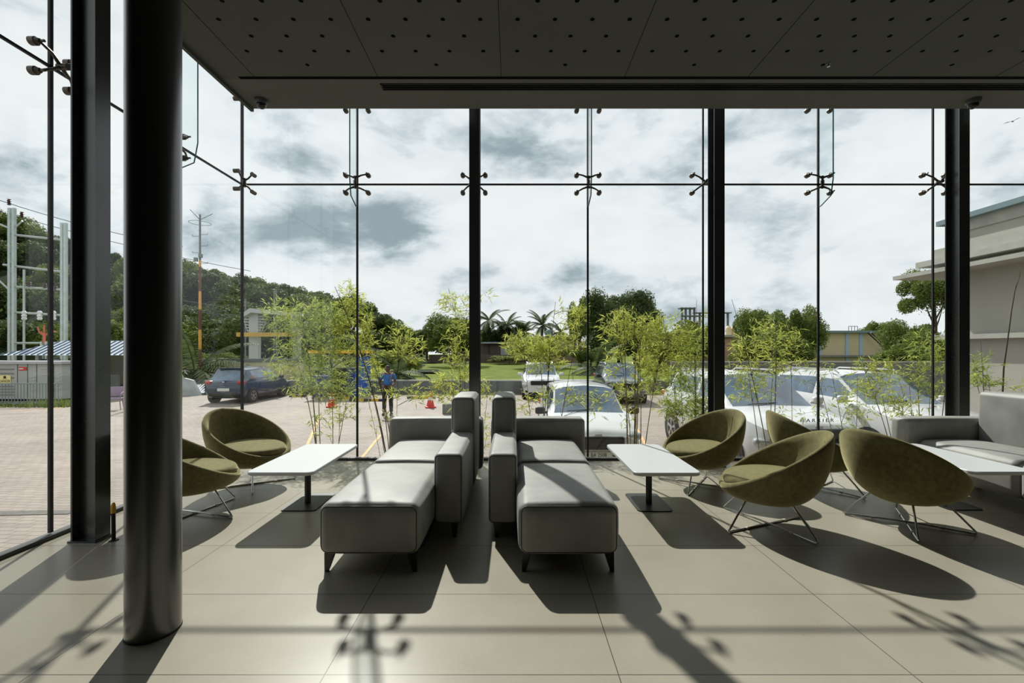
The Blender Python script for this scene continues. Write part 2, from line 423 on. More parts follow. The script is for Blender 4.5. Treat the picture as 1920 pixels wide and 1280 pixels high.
# spider fittings
def spider(loc, rz, kind, label, dx=0.135, dz=0.105):
    t = thing('spider_fitting', label, 'glass fitting', loc, rz, group='spider fittings holding the glass')
    off = -0.075                                    # hub stands off the glass towards the room
    if kind == 'fin':
        hb = MB(); hb.cyl((0, off, -0.075), (0, off, 0.075), 0.013, n=12)
        for z in (-0.062, 0.062): hb.box((0, off, z), (0.075, 0.02, 0.016))
        hb.lathe([(0.02, -0.02), (0.02, 0.02)], (0, off, 0), 12)
        hb.build('hub', m_spider, t)
    else:
        MB().cyl((0, off - 0.05, 0), (0, off + 0.02, 0), 0.022, n=14).build('hub', m_spider, t)
    for sx in (-1, 1):
        for sz in ((-1, 1) if kind != 'top' else (-1,)):
            z0 = sz * (0.055 if kind == 'fin' else 0.012) * (1 if kind != 'top' else 0.3)
            zz = sz * dz if kind != 'top' else -0.03
            e = Vector((sx * dx, -0.05, zz))
            mid = Vector((sx * dx * 0.55, off * 1.05, (z0 + zz) / 2))
            MB().tube([(sx * 0.012, off, z0), mid, e], [0.013, 0.010, 0.009], 8).build('arm', m_spider, t)
            d = MB(); d.cyl((e.x, -0.056, e.z), (e.x, -0.028, e.z), 0.016, 0.024, n=14); d.cyl((e.x, -0.028, e.z), (e.x, 0.012, e.z), 0.028, n=18)
            d.cyl((e.x, -0.085, e.z + 0.002), (e.x, -0.05, e.z), 0.009, n=8)
            d.build('disc_bolt', m_spider, t)
    return t
spl = {1: 'X-shaped steel spider fitting on the first glass fin from the left corner', 2: 'X-shaped steel spider fitting behind the centre post', 3: 'X-shaped steel spider fitting on the glass fin right of the centre post',
       4: 'X-shaped steel spider fitting beside the second dark post', 5: 'X-shaped steel spider fitting on the glass fin left of the rightmost post', 6: 'X-shaped steel spider fitting beside the rightmost dark post'}
for k in range(1, 7):
    spider((SX[k], GY, SEAM), 0, 'fin' if k % 2 else 'post', spl[k])
for k, nm in ((1, 'first glass fin from the left corner'), (3, 'glass fin right of the centre post'), (5, 'glass fin left of the rightmost post')):
    spider((SX[k], GY, 4.235), 0, 'top', 'upper two-armed spider fitting under ceiling edge at the ' + nm)
spider((GX, SY[1], SEAM), PI / 2, 'fin', 'X-shaped steel spider fitting of left glass wall at the round column')
spider((GX, SY[2], SEAM), PI / 2, 'post', 'X-shaped steel spider fitting of left glass wall at the photo edge, beside the dark post', dx=0.12, dz=0.10)
# corner spider: arms to both glass walls
t = thing('spider_fitting', 'steel spider fitting in the glass corner, joining both walls', 'glass fitting', (GX, GY, SEAM), 0, group='spider fittings holding the glass')
MB().lathe([(0.022, -0.05), (0.022, 0.05)], (0.06, -0.06, 0), 14).build('hub', m_spider, t)
for sz in (-1, 1):
    for ax in (0, 1):
        e = Vector((0.15, -0.045, sz * 0.105)) if ax == 0 else Vector((0.045, -0.15, sz * 0.105))
        MB().tube([(0.06, -0.06, sz * 0.02), (e + Vector((0.06, -0.06, 0))) / 2, e], [0.012, 0.010, 0.009], 8).build('arm', m_spider, t)
        n_ = Vector((0, 1, 0)) if ax == 0 else Vector((-1, 0, 0))
        MB().cyl(e - n_ * 0.012, e + n_ * 0.052, 0.024, n=16).build('disc_bolt', m_spider, t)
t = thing('spider_fitting', 'upper corner spider fitting half hidden by the ceiling edge', 'glass fitting', (GX, GY, 4.30), 0, group='spider fittings holding the glass')
MB().lathe([(0.022, -0.03), (0.022, 0.05)], (0.06, -0.06, 0), 14).build('hub', m_spider, t)
for ax in (0, 1):
    e = Vector((0.15, -0.045, -0.03)) if ax == 0 else Vector((0.045, -0.15, -0.03))
    MB().tube([(0.06, -0.06, 0), (e + Vector((0.06, -0.06, 0))) / 2, e], [0.012, 0.010, 0.009], 8).build('arm', m_spider, t)
    n_ = Vector((0, 1, 0)) if ax == 0 else Vector((-1, 0, 0))
    MB().cyl(e - n_ * 0.012, e + n_ * 0.052, 0.024, n=16).build('disc_bolt', m_spider, t)

# hanging glass fins
def fin(loc, rz, label):
    t = thing('glass_fin', label, 'glass fin', loc, rz, group='hanging glass fins behind the joints')
    w = 0.25; zt, zb, zc = TOP, 3.045, 3.30
    prof = [(-0.016, zt), (-w, zt), (-w, zc), (-w * 0.86, zb + 0.07), (-0.1 * w - 0.016, zb), (-0.016, zb)]
    MB().prism(prof, -0.006, 0.006, 'x').build('pane', m_fin, t, smooth=False)
    e = MB()
    for (y0, z0), (y1, z1) in zip(prof[1:5], prof[2:6]):
        dv = Vector((0, y1 - y0, z1 - z0)); n_ = Vector((0, dv.z, -dv.y)).normalized() * 0.004
        a, b2 = Vector((0, y0, z0)), Vector((0, y1, z1))
        vs = [p + Vector((sx * 0.0065, 0, 0)) + q for p in (a, b2) for sx in (-1, 1) for q in (Vector(), n_)]
        e.add(vs, [(0, 1, 3, 2), (4, 6, 7, 5), (0, 4, 5, 1), (2, 3, 7, 6), (0, 2, 6, 4), (1, 5, 7, 3)])
    e.build('cut_edge', m_finedge, t, smooth=False)
fin((SX[1], GY, 0), 0, 'hanging clear glass fin with teal edge nearest the left corner')
fin((SX[3], GY, 0), 0, 'hanging clear glass fin with teal edge right of the centre post')
fin((SX[5], GY, 0), 0, 'hanging clear glass fin with teal edge left of the rightmost post')
fin((GX, SY[1], 0), PI / 2, 'hanging clear glass fin on left glass wall beside the round column')

# dark steel I-section posts
def post(loc, rz, label):
    t = thing('steel_post', label, 'post', loc, rz, group='dark steel posts inside the glass')
    d, w, tf, tw = 0.17, 0.118, 0.012, 0.009
    for sy, nm in ((-1, 'flange'), (1, 'flange')):
        MB().span((-w / 2, sy * d / 2 - tf * (sy > 0), 0.012), (w / 2, sy * d / 2 + tf * (sy < 0), TOP)).build(nm, m_steel, t, smooth=False)
    MB().span((-tw / 2, -d / 2 + tf, 0.012), (tw / 2, d / 2 - tf, TOP)).build('web', m_steel, t, smooth=False)
    bp = MB().span((-w / 2 - 0.012, -d / 2 - 0.012, 0), (w / 2 + 0.012, d / 2 + 0.012, 0.012))
    bp.build('base_plate', m_steel, t, smooth=False)
PX = -0.427
post((PX, 5.135, 0), 0, 'slim dark steel post behind the two back-to-back sofas, at photo centre')
post((PX + 2.78, 5.135, 0), 0, 'slim dark steel post behind the olive chairs, right of centre')
post((PX + 5.56, 5.135, 0), 0, 'slim dark steel post behind the sofa at the right edge')
post((-2.955, 3.125, 0), PI / 2, 'dark steel post beside the round column, at the left glass wall')

rc = thing('round_column', 'thick round dark column in the left foreground', 'column', (-1.694, 2.106, 0))
MB().lathe([(0.1085, 0.0), (0.1085, CZ)], n=64).build('shaft', m_round, rc)
MB().lathe([(0.1105, 0.0), (0.1105, 0.006), (0.1087, 0.009)], n=64).build('base_seal', m_black, rc)
q = ground(213, 1013, 0)
t = thing('conduit_stub', 'short black conduit stub with yellow taped tip by the left post', 'pipe', (q.x, q.y, 0))
MB().cyl((0, 0, 0), (-0.006, 0.004, 0.24), 0.0125, n=12).build('pipe', m_black, t)
MB().tube([(-0.005, 0.003, 0.19), (-0.006, 0.004, 0.225), (-0.006, 0.004, 0.245), (-0.004, 0.006, 0.262)], [0.015, 0.0155, 0.013, 0.006], 12).build('tape', m_yellow, t)
MB().lathe([(0.03, 0.0), (0.028, 0.004)], n=16).build('floor_rosette', m_black, t)

# ------------------------------------------------------------------ furniture
def sofa(outer_x, s, label):
    """s=+1: seat on the -x side of the arm; s=-1 mirrored. Local y runs from the chaise front to the window."""
    t = thing('chaise_sofa', label, 'sofa', (outer_x, 2.62, 0), 0, group='grey modular sofas with chaise')
    def B(x0, x1, y0, y1, z0, z1, r, bulge, name, div=6, seg=4):
        mb = MB(); mb.rbox((s * (x0 + x1) / 2, (y0 + y1) / 2, (z0 + z1) / 2), (x1 - x0, y1 - y0, z1 - z0), r, seg, div, bulge)
        return mb.build(name, m_sofa, t, angle=60)
    def loop(x0, x1, z0, z1, y, r, bul=0.0, par=None):
        pts = []
        for (cx, cz, a0) in ((x1 - r, z1 - r, 0), (x0 + r, z1 - r, 90), (x0 + r, z0 + r, 180), (x1 - r, z0 + r, 270)):
            for k in range(6):
                a = math.radians(a0 + k * 18); pts.append((s * (cx + r * math.cos(a)), y, cz + r * math.sin(a)))
        return MB().tube(pts, 0.0032, 6, True).build('piping', m_pipe, par)
    ch = B(-0.80, -0.205, 0.0, 0.985, 0.112, 0.415, 0.055, (0.012, 0.018, 0.025), 'chaise_cushion', 8)
    loop(-0.7845, -0.2205, 0.1275, 0.3995, 0.0150, 0.040, par=ch)
    rs = B(-0.80, -0.205, 0.99, 1.89, 0.112, 0.425, 0.055, (0.012, 0.004, 0.025), 'seat_cushion', 8)
    MB().tube([(s * -0.76, 0.988, 0.42), (s * -0.5, 0.988, 0.43), (s * -0.25, 0.988, 0.42)], 0.004, 6).build('piping', m_pipe, rs)
    la = B(-0.20, 0.0, 0.48, 1.335, 0.112, 0.60, 0.035, (0.008, 0.006, 0.01), 'armrest')
    loop(-0.190, -0.010, 0.122, 0.590, 0.4895, 0.025, par=la)
    bk = B(-0.195, 0.012, 1.33, 1.885, 0.112, 0.905, 0.04, (0.012, 0.008, 0.012), 'backrest')
    loop(-0.1835, 0.0005, 0.60, 0.8935, 1.341, 0.029, par=bk)
    ra = B(-0.905, 0.045, 1.89, 2.085, 0.112, 0.63, 0.04, (0.006, 0.008, 0.008), 'end_armrest')
    for (x, y, dx) in ((-0.745, 0.06, -0.02), (-0.255, 0.06, 0.02), (-0.06, 0.55, 0), (-0.82, 2.0, 0), (-0.05, 2.0, 0)):
        M = MB()
        a = 0.028; b_ = 0.011
        vs = [(s * x + i, y + k2, 0.118) for i, k2 in ((-a, -a), (a, -a), (a, a), (-a, a))] + [(s * (x + dx) + i, y - 0.008 + k2, 0.0) for i, k2 in ((-b_, -b_), (b_, -b_), (b_, b_), (-b_, b_))]
        M.add(vs, [(0, 1, 2, 3), (7, 6, 5, 4), (0, 4, 5, 1), (1, 5, 6, 2), (2, 6, 7, 3), (3, 7, 4, 0)]).build('leg', m_leg, t, smooth=False)
    MB().box((s * -0.45, 1.0, 0.108), (0.5, 1.7, 0.012)).build('underframe', m_leg, t, smooth=False)
    return t
sofa(-0.345, 1, 'grey leather chaise sofa left of centre, seat facing the left table')
sofa(-0.165, -1, 'grey leather chaise sofa just right of centre, back to its twin')
sofa(4.895, 1, 'grey leather sofa at the right edge, behind the white table')

def rrect(hx, hy, r, n=6):
    pts = []
    for cx, cy, a0 in ((hx - r, hy - r, 0), (-hx + r, hy - r, 90), (-hx + r, -hy + r, 180), (hx - r, -hy + r, 270)):
        for k in range(n + 1):
            a = math.radians(a0 + 90 * k / n); pts.append((cx + r * math.cos(a), cy + r * math.sin(a)))
    return pts
def table(x, y, label, hx=0.255):
    t = thing('coffee_table', label, 'table', (x, y, 0), 0, group='white pedestal tables')
    tp = MB(); hy = 0.515
    prof = [(0.006, 0.372), (0.0, 0.376), (0.0, 0.396), (0.004, 0.400)]
    rings = []
    for ins, z in prof:
        rings.append([(px_, py_, z) for px_, py_ in rrect(hx - ins, hy - ins, 0.055)])
    n = len(rings[0]); vs = [p for R in rings for p in R]
    fs = [(i * n + k, i * n + (k + 1) % n, (i + 1) * n + (k + 1) % n, (i + 1) * n + k) for i in range(3) for k in range(n)]
    fs += [tuple(reversed(range(n))), tuple(range(3 * n, 4 * n))]
    tp.add(vs, fs).build('tabletop', m_white, t, angle=30)
    MB().cyl((0, -0.03, 0.008), (0, -0.03, 0.365), 0.026, n=24).build('pedestal', m_tbase, t)
    MB().prism(rrect(0.145, 0.225, 0.035), 0, 0.009).build('base_plate', m_tbase, t, smooth=False)
    br = MB(); br.box((0, -0.03, 0.367), (0.3, 0.05, 0.01)); br.box((0, 0.22, 0.366), (0.06, 0.16, 0.012)); br.box((0, -0.25, 0.366), (0.06, 0.16, 0.012))
    br.build('bracket', m_tbase, t, smooth=False)
    return t
table(-1.765, 3.88, 'white rectangular pedestal table left of the sofas, between them and olive chairs')
table(1.18, 3.87, 'white rectangular pedestal table right of the two sofas')
table(3.76, 3.90, 'white rectangular pedestal table against the sofa at the right edge')

def make_chair(label):
    t = thing('tub_chair', label, 'chair', (0, 0, 0), 0, group='olive velvet tub chairs')
    a, b_, zc, A, zb, y0 = 0.385, 0.375, 0.500, 0.212, 0.178, 0.05
    NT = 72
    def rim(th):
        sn = math.sin(th)
        return Vector((a * math.cos(th), b_ * sn + y0, zc + A * sn))
    def ring(ts, zbot, k, shrink, cyb):
        out = []
        for i in range(NT):
            th = 2 * PI * i / NT; R = rim(th)
            s_ = math.sin(ts * PI / 2) ** 0.82; v_ = (1 - math.cos(ts * PI / 2)) ** k
            rx, ry = R.x * shrink, (R.y - y0) * shrink
            out.append((rx * s_, cyb * (1 - s_) + y0 + ry * s_, zbot + (R.z - zbot) * v_))
        return out
    rings = []
    for q_ in range(1, 17): rings.append(ring(q_ / 16, zb, 1.05, 1.0, 0.02))
    for sh, dz in ((0.985, 0.016), (0.955, 0.024), (0.92, 0.020), (0.892, 0.006)):
        rings.append([(rim(2 * PI * i / NT).x * sh, (rim(2 * PI * i / NT).y - y0) * sh + y0, rim(2 * PI * i / NT).z + dz) for i in range(NT)])
    for q_ in range(15, 2, -1): rings.append(ring(q_ / 16, 0.255, 1.0, 0.875, 0.0))
    vs = [p for R in rings for p in R]; m = len(rings)
    fs = [(i * NT + k, i * NT + (k + 1) % NT, (i + 1) * NT + (k + 1) % NT, (i + 1) * NT + k) for i in range(m - 1) for k in range(NT)]
    fs += [tuple(reversed(range(NT))), tuple((m - 1) * NT + k for k in range(NT))]
    sh_ = MB().add(vs, fs).build('shell', m_velvet, t, angle=60)
    for sx in (-1,):
        pts = []
        for q_ in range(4, 16): 
            R = ring(q_ / 16, 0.255, 1.0, 0.8745, 0.0); p = Vector(R[NT // 4]); pts.append(p)
        MB().tube(pts, 0.0022, 5).build('seam', m_velvet, sh_)
    M = Matrix.Rotation(math.radians(5), 3, 'X')
    prof = []
    for k in range(13):
        an = -PI / 2 + PI * k / 12
        rr = 0.245 + 0.035 * math.cos(an); prof.append((rr if 0 < k < 12 else 0.2, 0.04 * math.sin(an) * 1.0))
    prof = [(0.01, -0.04)] + prof + [(0.1, 0.046), (0.01, 0.048)]
    MB().lathe(prof, (0, -0.022, 0.358), 48, M, sx=1.0, sy=1.0).build('seat_cushion', m_velvet, t, angle=70)
    for q_ in range(2):
        Rz = Matrix.Rotation(q_ * PI / 2 + PI / 4, 3, 'Z'); zf = 0.0075 + 0.0125 * q_
        f_ = 0.385
        pts = [(0, -0.19, 0.235), (0, -0.30, 0.115), (0, -f_ + 0.012, 0.03), (0, -f_, 0.016), (0, -f_ + 0.01, 0.0085), (0, -f_ + 0.04, zf if q_ == 0 else 0.010), (0, -0.1, zf), (0, 0.1, zf), (0, f_ - 0.04, zf if q_ == 0 else 0.010), (0, f_ - 0.01, 0.0085), (0, f_, 0.016), (0, f_ - 0.012, 0.03), (0, 0.30, 0.115), (0, 0.19, 0.235)]
        MB().tube([Rz @ Vector(p) for p in pts], 0.0072, 10).build('sled_rod', m_chrome, t, angle=80)
        for sy in (-1, 1):
            MB().rbox(Rz @ Vector((0, sy * 0.20, zf if q_ == 0 else 0.015)), (0.022, 0.03, 0.016), 0.004, 2, 1, M=Rz).build('glide', m_clip, t)
    MB().lathe([(0.15, 0.196), (0.21, 0.215), (0.21, 0.22)], n=32).build('seat_plate', m_leg, t)
    return t
chairs = [((-2.557, 4.39), -15, 'olive velvet tub chair by the glass, behind the left white table'),
          ((-2.57, 3.60), 30, 'olive velvet tub chair partly hidden behind the round column'),
          ((1.82, 4.36), 190, 'olive velvet tub chair by the glass, right of the right table'),
          ((1.925, 3.375), 158, 'olive velvet tub chair facing left, nearest to the camera beside right table'),
          ((2.92, 4.27), -10, 'olive velvet tub chair mostly hidden behind another olive chair'),
          ((3.00, 3.388), 13, 'olive velvet tub chair seen from behind beside the white table at right')]
proto = None
for (xy, face, lab) in chairs:                      # face: heading of the low front lip, degrees
    if proto is None: proto = make_chair(lab); c = proto
    else: c = copy_tree(proto); c['label'] = lab
    c.location = (xy[0], xy[1], 0); c.rotation_euler = (0, 0, math.radians(face + 90))
# ------------------------------------------------------------------ outside: ground, walls
m_pave = brick_mat('car park pavers', (0.31, 0.262, 0.224, 1), (0.258, 0.213, 0.18, 1), (0.13, 0.11, 0.094, 1), 0.22, 0.11, 0.006, 0.8, rot=0.06, namt=0.22, nscale=0.55, bump=0.3)
m_bwall = mat('weathered render', C(112, 116, 112), 0.85, nscale=1.2, namt=0.18)
m_conc = mat('grey render', (0.36, 0.355, 0.31, 1), 0.85, nscale=0.6, namt=0.10)
m_conc2 = mat('pale ledge concrete', (0.36, 0.36, 0.32, 1), 0.85, nscale=2, namt=0.1)
m_field = mat('meadow', (0.085, 0.118, 0.016, 1), 0.95, spec=0.1, nscale=0.9, namt=0.6, bump=0.8, bscale=4, color2=(0.16, 0.19, 0.032, 1))
m_hill = mat('hillside undergrowth', (0.018, 0.030, 0.010, 1), 0.95, spec=0.1, nscale=0.15, namt=0.5)
structure('ground', MB().span((-60, -15, GZ - 0.3), (60, 23.4, GZ)), m_pave, 'pale brick paved car park outside the glass walls', 'paving', smooth=False)

WY = 23.0
def bwall(x0, x1, y, top, label, th=0.2, nm='boundary_wall', bay=3.0):
    t = thing(nm, label, 'wall', ((x0 + x1) / 2, y, GZ), 0, kind='structure')
    h = top - GZ; hw = (x1 - x0) / 2
    MB().span((-hw, -th / 2, 0), (hw, th / 2, h)).build('wall_panel', m_bwall, t, smooth=False)
    MB().span((-hw, -th / 2 - 0.03, h), (hw, th / 2 + 0.03, h + 0.06)).build('coping', m_conc2, t, smooth=False)
    x = -hw + 0.5
    while x < hw:
        MB().span((x - 0.12, -th / 2 - 0.04, 0), (x + 0.12, -th / 2, h)).build('pier', m_bwall, t, smooth=False); x += bay * 1.6
    return t
bwall(-15.8, 8.1, WY, -0.28, 'long low grey boundary wall at the back of the car park')
bwall(8.1, 30, WY - 0.3, 0.69, 'taller grey boundary wall behind the white cars on the right', bay=6)

# meadow and ground behind the wall, hill to the left
fm = MB(); rows = 40; cols = 60
for iy in range(rows + 1):
    Y = WY + 0.1 + (150 - WY) * (iy / rows) ** 1.6
    for ix in range(cols + 1):
        X = lerp(-110, 140, ix / cols)
        fm.v.append((X, Y, -0.42 + 0.18 * noise.noise((X * 0.12, Y * 0.12, 0)) + max(0, (Y - 70)) * 0.004))
for iy in range(rows):
    for ix in range(cols):
        a = iy * (cols + 1) + ix; fm.f.append([a, a + 1, a + cols + 2, a + cols + 1]); fm.mi.append(0)
tag(fm.build('field', m_field), 'bright green grassy field beyond the boundary wall', 'field', kind='structure')

RIDGE = [(-500, 330), (-200, 350), (20, 392), (60, 415), (100, 432), (205, 468), (343, 486), (400, 500), (450, 512), (520, 524), (620, 543), (700, 572), (760, 602), (830, 640), (900, 665)]
def hill_z(px, Y):
    zr = CAMZ + (HZ - (interp(RIDGE, px) + 62)) / F * 100
    t = max(0, min(1, (Y - 34) / 66)); t = t * t * (3 - 2 * t)
    return lerp(-0.5, max(zr, -0.5), t)
hm = MB(); rows, cols = 30, 50
for iy in range(rows + 1):
    Y = 32 + 110 * iy / rows
    for ix in range(cols + 1):
        px = lerp(-500, 900, ix / cols)
        z = hill_z(px, Y) + (0.8 * noise.noise((px * 0.03, Y * 0.08, 1)) if 0 < ix < cols else 0)
        hm.v.append(((px - CX) / F * Y, Y, z))
for iy in range(rows):
    for ix in range(cols):
        a = iy * (cols + 1) + ix; hm.f.append([a, a + 1, a + cols + 2, a + cols + 1]); hm.mi.append(0)
tag(hm.build('hill', m_hill), 'dark wooded hillside rising at the left', 'hill', kind='structure')

# ------------------------------------------------------------------ trees
m_leaf_dark = mat('dark tree leaves', (0.040, 0.066, 0.020, 1), 0.6, spec=0.25, island=0.55, trans=0.4, color2=(0.105, 0.14, 0.038, 1))
m_leaf_mid = mat('mid green leaves', (0.075, 0.115, 0.022, 1), 0.6, spec=0.25, island=0.5, trans=0.45, color2=(0.20, 0.25, 0.05, 1))
m_leaf_bright = mat('bright shrub leaves', (0.11, 0.15, 0.022, 1), 0.6, spec=0.25, island=0.5, trans=0.4, color2=(0.26, 0.28, 0.045, 1))
m_leaf_haze = mat('hazed hill leaves', (0.062, 0.090, 0.060, 1), 0.8, spec=0.1, island=0.4, trans=0.2, color2=(0.10, 0.125, 0.085, 1))  # haze over the far ridge is put into the leaf colour
m_trunk = mat('bark', (0.06, 0.048, 0.035, 1), 0.9, nscale=6, namt=0.3)
m_palm = mat('palm leaves', (0.04, 0.06, 0.025, 1), 0.6, spec=0.2, island=0.4, trans=0.35, color2=(0.10, 0.13, 0.05, 1))
def crown_mb(seed, n, size, spread=0.8, flat=0.85, blobs=14):
    """unit crown (radius ~1, centre 0): leafy clumps as many small leaf quads on rounded masses"""
    R = random.Random(seed); mb = MB(); B = []
    for i in range(blobs):
        a, e = R.uniform(0, 2 * PI), R.uniform(-0.5, 1.0)
        d = R.uniform(0.4, spread + .08) if i else 0
        B.append((Vector((math.cos(a) * math.cos(e) * d, math.sin(a) * math.cos(e) * d, math.sin(e) * d * flat)), R.uniform(0.18, 0.42) if i else 0.58))
    for i in range(n):
        c, r = B[i % blobs]
        d = Vector((R.gauss(0, 1), R.gauss(0, 1), R.gauss(0, 1) * 0.9 + 0.15)).normalized()
        p = c + d * r * (R.uniform(0.72, 1.05) + (R.uniform(0, .28) if R.random() < .12 else 0))
        nrm = (d + Vector((R.gauss(0, .6), R.gauss(0, .6), R.gauss(0, .6)))).normalized()
        u = nrm.orthogonal().normalized(); v_ = nrm.cross(u)
        an = R.uniform(0, PI); u, v_ = u * math.cos(an) + v_ * math.sin(an), v_ * math.cos(an) - u * math.sin(an)
        s_ = size * R.uniform(0.6, 1.4)
        mb.add([p - u * s_, p + v_ * s_ * 0.55, p + u * s_, p - v_ * s_ * 0.55], [(0, 1, 2, 3)])
    return mb
def trunk_mb(h, r, seed, crown_z, crown_r):
    R = random.Random(seed); mb = MB()
    mb.tube([(0, 0, 0), (R.uniform(-.05, .05) * h, R.uniform(-.05, .05) * h, h * 0.5), (0, 0, crown_z)], [r, r * 0.75, r * 0.45], 8)
    for k in range(5):
        a = R.uniform(0, 2 * PI); z0 = crown_z * R.uniform(0.55, 0.9)
        mb.tube([(0, 0, z0), (math.cos(a) * crown_r * .3, math.sin(a) * crown_r * .3, z0 + crown_r * .3), (math.cos(a) * crown_r * .6, math.sin(a) * crown_r * .6, z0 + crown_r * .65)], [r * .4, r * .3, r * .12], 6)
    return mb
CR = {}
def crown_mesh(kind, var):
    k = (kind, var)
    if k not in CR:
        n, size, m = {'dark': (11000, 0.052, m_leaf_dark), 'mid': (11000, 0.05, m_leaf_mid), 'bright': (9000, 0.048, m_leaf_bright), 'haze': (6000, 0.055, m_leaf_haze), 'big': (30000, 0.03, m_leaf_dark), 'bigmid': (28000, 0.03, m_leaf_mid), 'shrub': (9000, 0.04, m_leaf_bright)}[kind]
        o = crown_mb(hash_(kind) + var * 17, n, size, blobs=34 if kind.startswith('big') else 22).build('crown', m, None, smooth=False, fix=False)
        CR[k] = o.data; bpy.data.objects.remove(o)
    return CR[k]
def hash_(s): return sum(ord(c) * (i + 3) for i, c in enumerate(s))
TK = {}
def tree(kind, var, base, h, rx, label, cat='tree', name='tree', group=None, ry=None, low=0.25, rz=None, tk=1.0):
    t = thing(name, label, cat, base, random.uniform(0, 6.28) if rz is None else rz, group)
    rzc = h * (1 - low) / 2; cz = h - rzc
    c = bpy.data.objects.new('crown', crown_mesh(kind, var)); col.objects.link(c); c.parent = t
    c.location = (0, 0, cz); c.scale = (rx * 1.12, (ry or rx) * 1.12, rzc * 1.06)
    key = (round(h / rx, 1), var)
    if 'm' not in TK:
        o = trunk_mb(1, 0.035, 3, 0.7, 0.35).build('trunk', m_trunk); TK['m'] = o.data; bpy.data.objects.remove(o)
    k = bpy.data.objects.new('trunk', TK['m']); col.objects.link(k); k.parent = t; k.scale = (h * tk, h * tk, h)
    return t
R = random.Random(11)
# forest on the hill: rows of trees, tops held under the ridge line of the photograph
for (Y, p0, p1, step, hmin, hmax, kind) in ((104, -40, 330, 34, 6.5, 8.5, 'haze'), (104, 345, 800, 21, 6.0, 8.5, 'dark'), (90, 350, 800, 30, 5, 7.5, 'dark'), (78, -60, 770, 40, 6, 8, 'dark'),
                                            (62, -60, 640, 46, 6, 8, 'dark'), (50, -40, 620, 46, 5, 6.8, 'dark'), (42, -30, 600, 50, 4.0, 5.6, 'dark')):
    p = p0
    while p < p1:
        px = p + R.uniform(-8, 8); yy = Y + R.uniform(-4, 4)
        z0 = hill_z(px, yy) - 0.3
        zmax = CAMZ + (HZ - interp(RIDGE, px) + R.uniform(-9, 4)) / F * yy
        h = min(R.uniform(hmin, hmax), zmax - z0)
        if h > 2.2:
            k = kind
            if kind == 'dark' and R.random() < 0.28: k = 'mid'
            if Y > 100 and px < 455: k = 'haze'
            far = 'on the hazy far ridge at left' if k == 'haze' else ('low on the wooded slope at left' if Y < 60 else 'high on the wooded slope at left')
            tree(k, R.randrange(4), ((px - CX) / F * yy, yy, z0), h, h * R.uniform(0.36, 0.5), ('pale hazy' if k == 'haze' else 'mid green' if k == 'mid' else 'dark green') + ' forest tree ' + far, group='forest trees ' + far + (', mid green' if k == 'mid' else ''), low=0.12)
        p += step
FZ = -0.5
def px_tree(kind, var, px, ytop, ybot, Y, wpx, label, name='tree', low=0.25, cat='tree', base=None, tk=1.0):
    b = at(px, ybot, Y); b.z = FZ if base is None else base
    h = CAMZ + (HZ - ytop) / F * Y - b.z
    return tree(kind, var, b, h, wpx / 2 / F * Y, label, cat, name, None, low=low, tk=tk)
px_tree('bigmid', 0, 848, 588, 690, 48, 96, 'round green tree left of the centre post, at the edge of field', low=0.1)
for (px, yt, w_, k, lab) in ((700, 618, 60, 'dark', 'low dark tree left of the round green tree, behind the guard'), (745, 622, 56, 'mid', 'low green tree at the foot of slope, right of the guard'), (775, 628, 50, 'dark', 'low dark tree at the foot of slope, left of the field'), (875, 632, 50, 'dark', 'low dark tree behind the centre post at the far field edge'), (1065, 634, 50, 'mid', 'low green tree right of the rightmost palm')):
    px_tree(k, int(px) % 4, px, yt, 690, 70, w_, lab, low=0.0)
px_tree('dark', 2, 832, 614, 690, 68, 76, 'dark tree behind the round green one, over the brown field wall', low=0.0)
px_tree('dark', 1, 800, 612, 690, 60, 60, 'dark tree at the foot of the wooded slope, by the field')
px_tree('dark', 2, 922, 608, 670, 66, 62, 'dark leafy tree under the leftmost palm', low=0.05)
px_tree('dark', 3, 958, 603, 670, 66, 56, 'dark leafy tree under the second palm from the left', low=0.05)
px_tree('dark', 0, 985, 626, 670, 68, 40, 'small dark tree between the palms behind the field', low=0.05)
px_tree('big', 0, 1128, 540, 690, 52, 108, 'tall dark broad tree left of its twin, right of the palms', low=0.12)
px_tree('big', 1, 1192, 532, 690, 54, 92, 'tall dark broad tree with rounded crown beside its twin', low=0.18)
px_tree('big', 2, 1160, 600, 700, 50, 130, 'low dark tree mass below the two tall trees', low=0.0)
px_tree('mid', 2, 1088, 556, 690, 46, 40, 'slender green tree standing left of the tall dark trees', low=0.15)
px_tree('bright', 1, 1290, 598, 700, 40, 110, 'sunlit shrub mass below the concrete pergola', name='shrub', low=0.0)
px_tree('bright', 2, 1238, 606, 700, 38, 80, 'sunlit shrub left of the pink house', name='shrub', low=0.0)
px_tree('bigmid', 1, 1430, 568, 700, 36, 92, 'full green tree left of the beige flat building', low=0.02)
px_tree('bigmid', 2, 1498, 570, 700, 37, 70, 'darker green tree touching the beige flat building', low=0.05)
px_tree('mid', 0, 1450, 618, 700, 30, 120, 'bushy green shrub behind the taller boundary wall', name='shrub', low=0.0)
px_tree('bigmid', 1, 1643, 597, 700, 62, 56, 'round tree rising behind the roof of beige building', low=0.1)
px_tree('bigmid', 3, 1708, 592, 700, 34, 84, 'green tree right of the beige building, behind joint', low=0.02)
px_tree('mid', 3, 1688, 640, 700, 28, 80, 'leafy shrub at the right end of boundary wall', name='shrub', low=0.0)
px_tree('shrub', 1, 1010, 628, 690, 42, 110, 'yellow green shrub at the far side of the field', name='shrub', low=0.0)
px_tree('shrub', 2, 955, 664, 684, 56, 70, 'low yellow green bush before the brown field wall', name='shrub', low=0.0)
px_tree('mid', 2, 1108, 650, 690, 46, 70, 'dark green bush below the tall trees, behind the field', name='shrub', low=0.0)
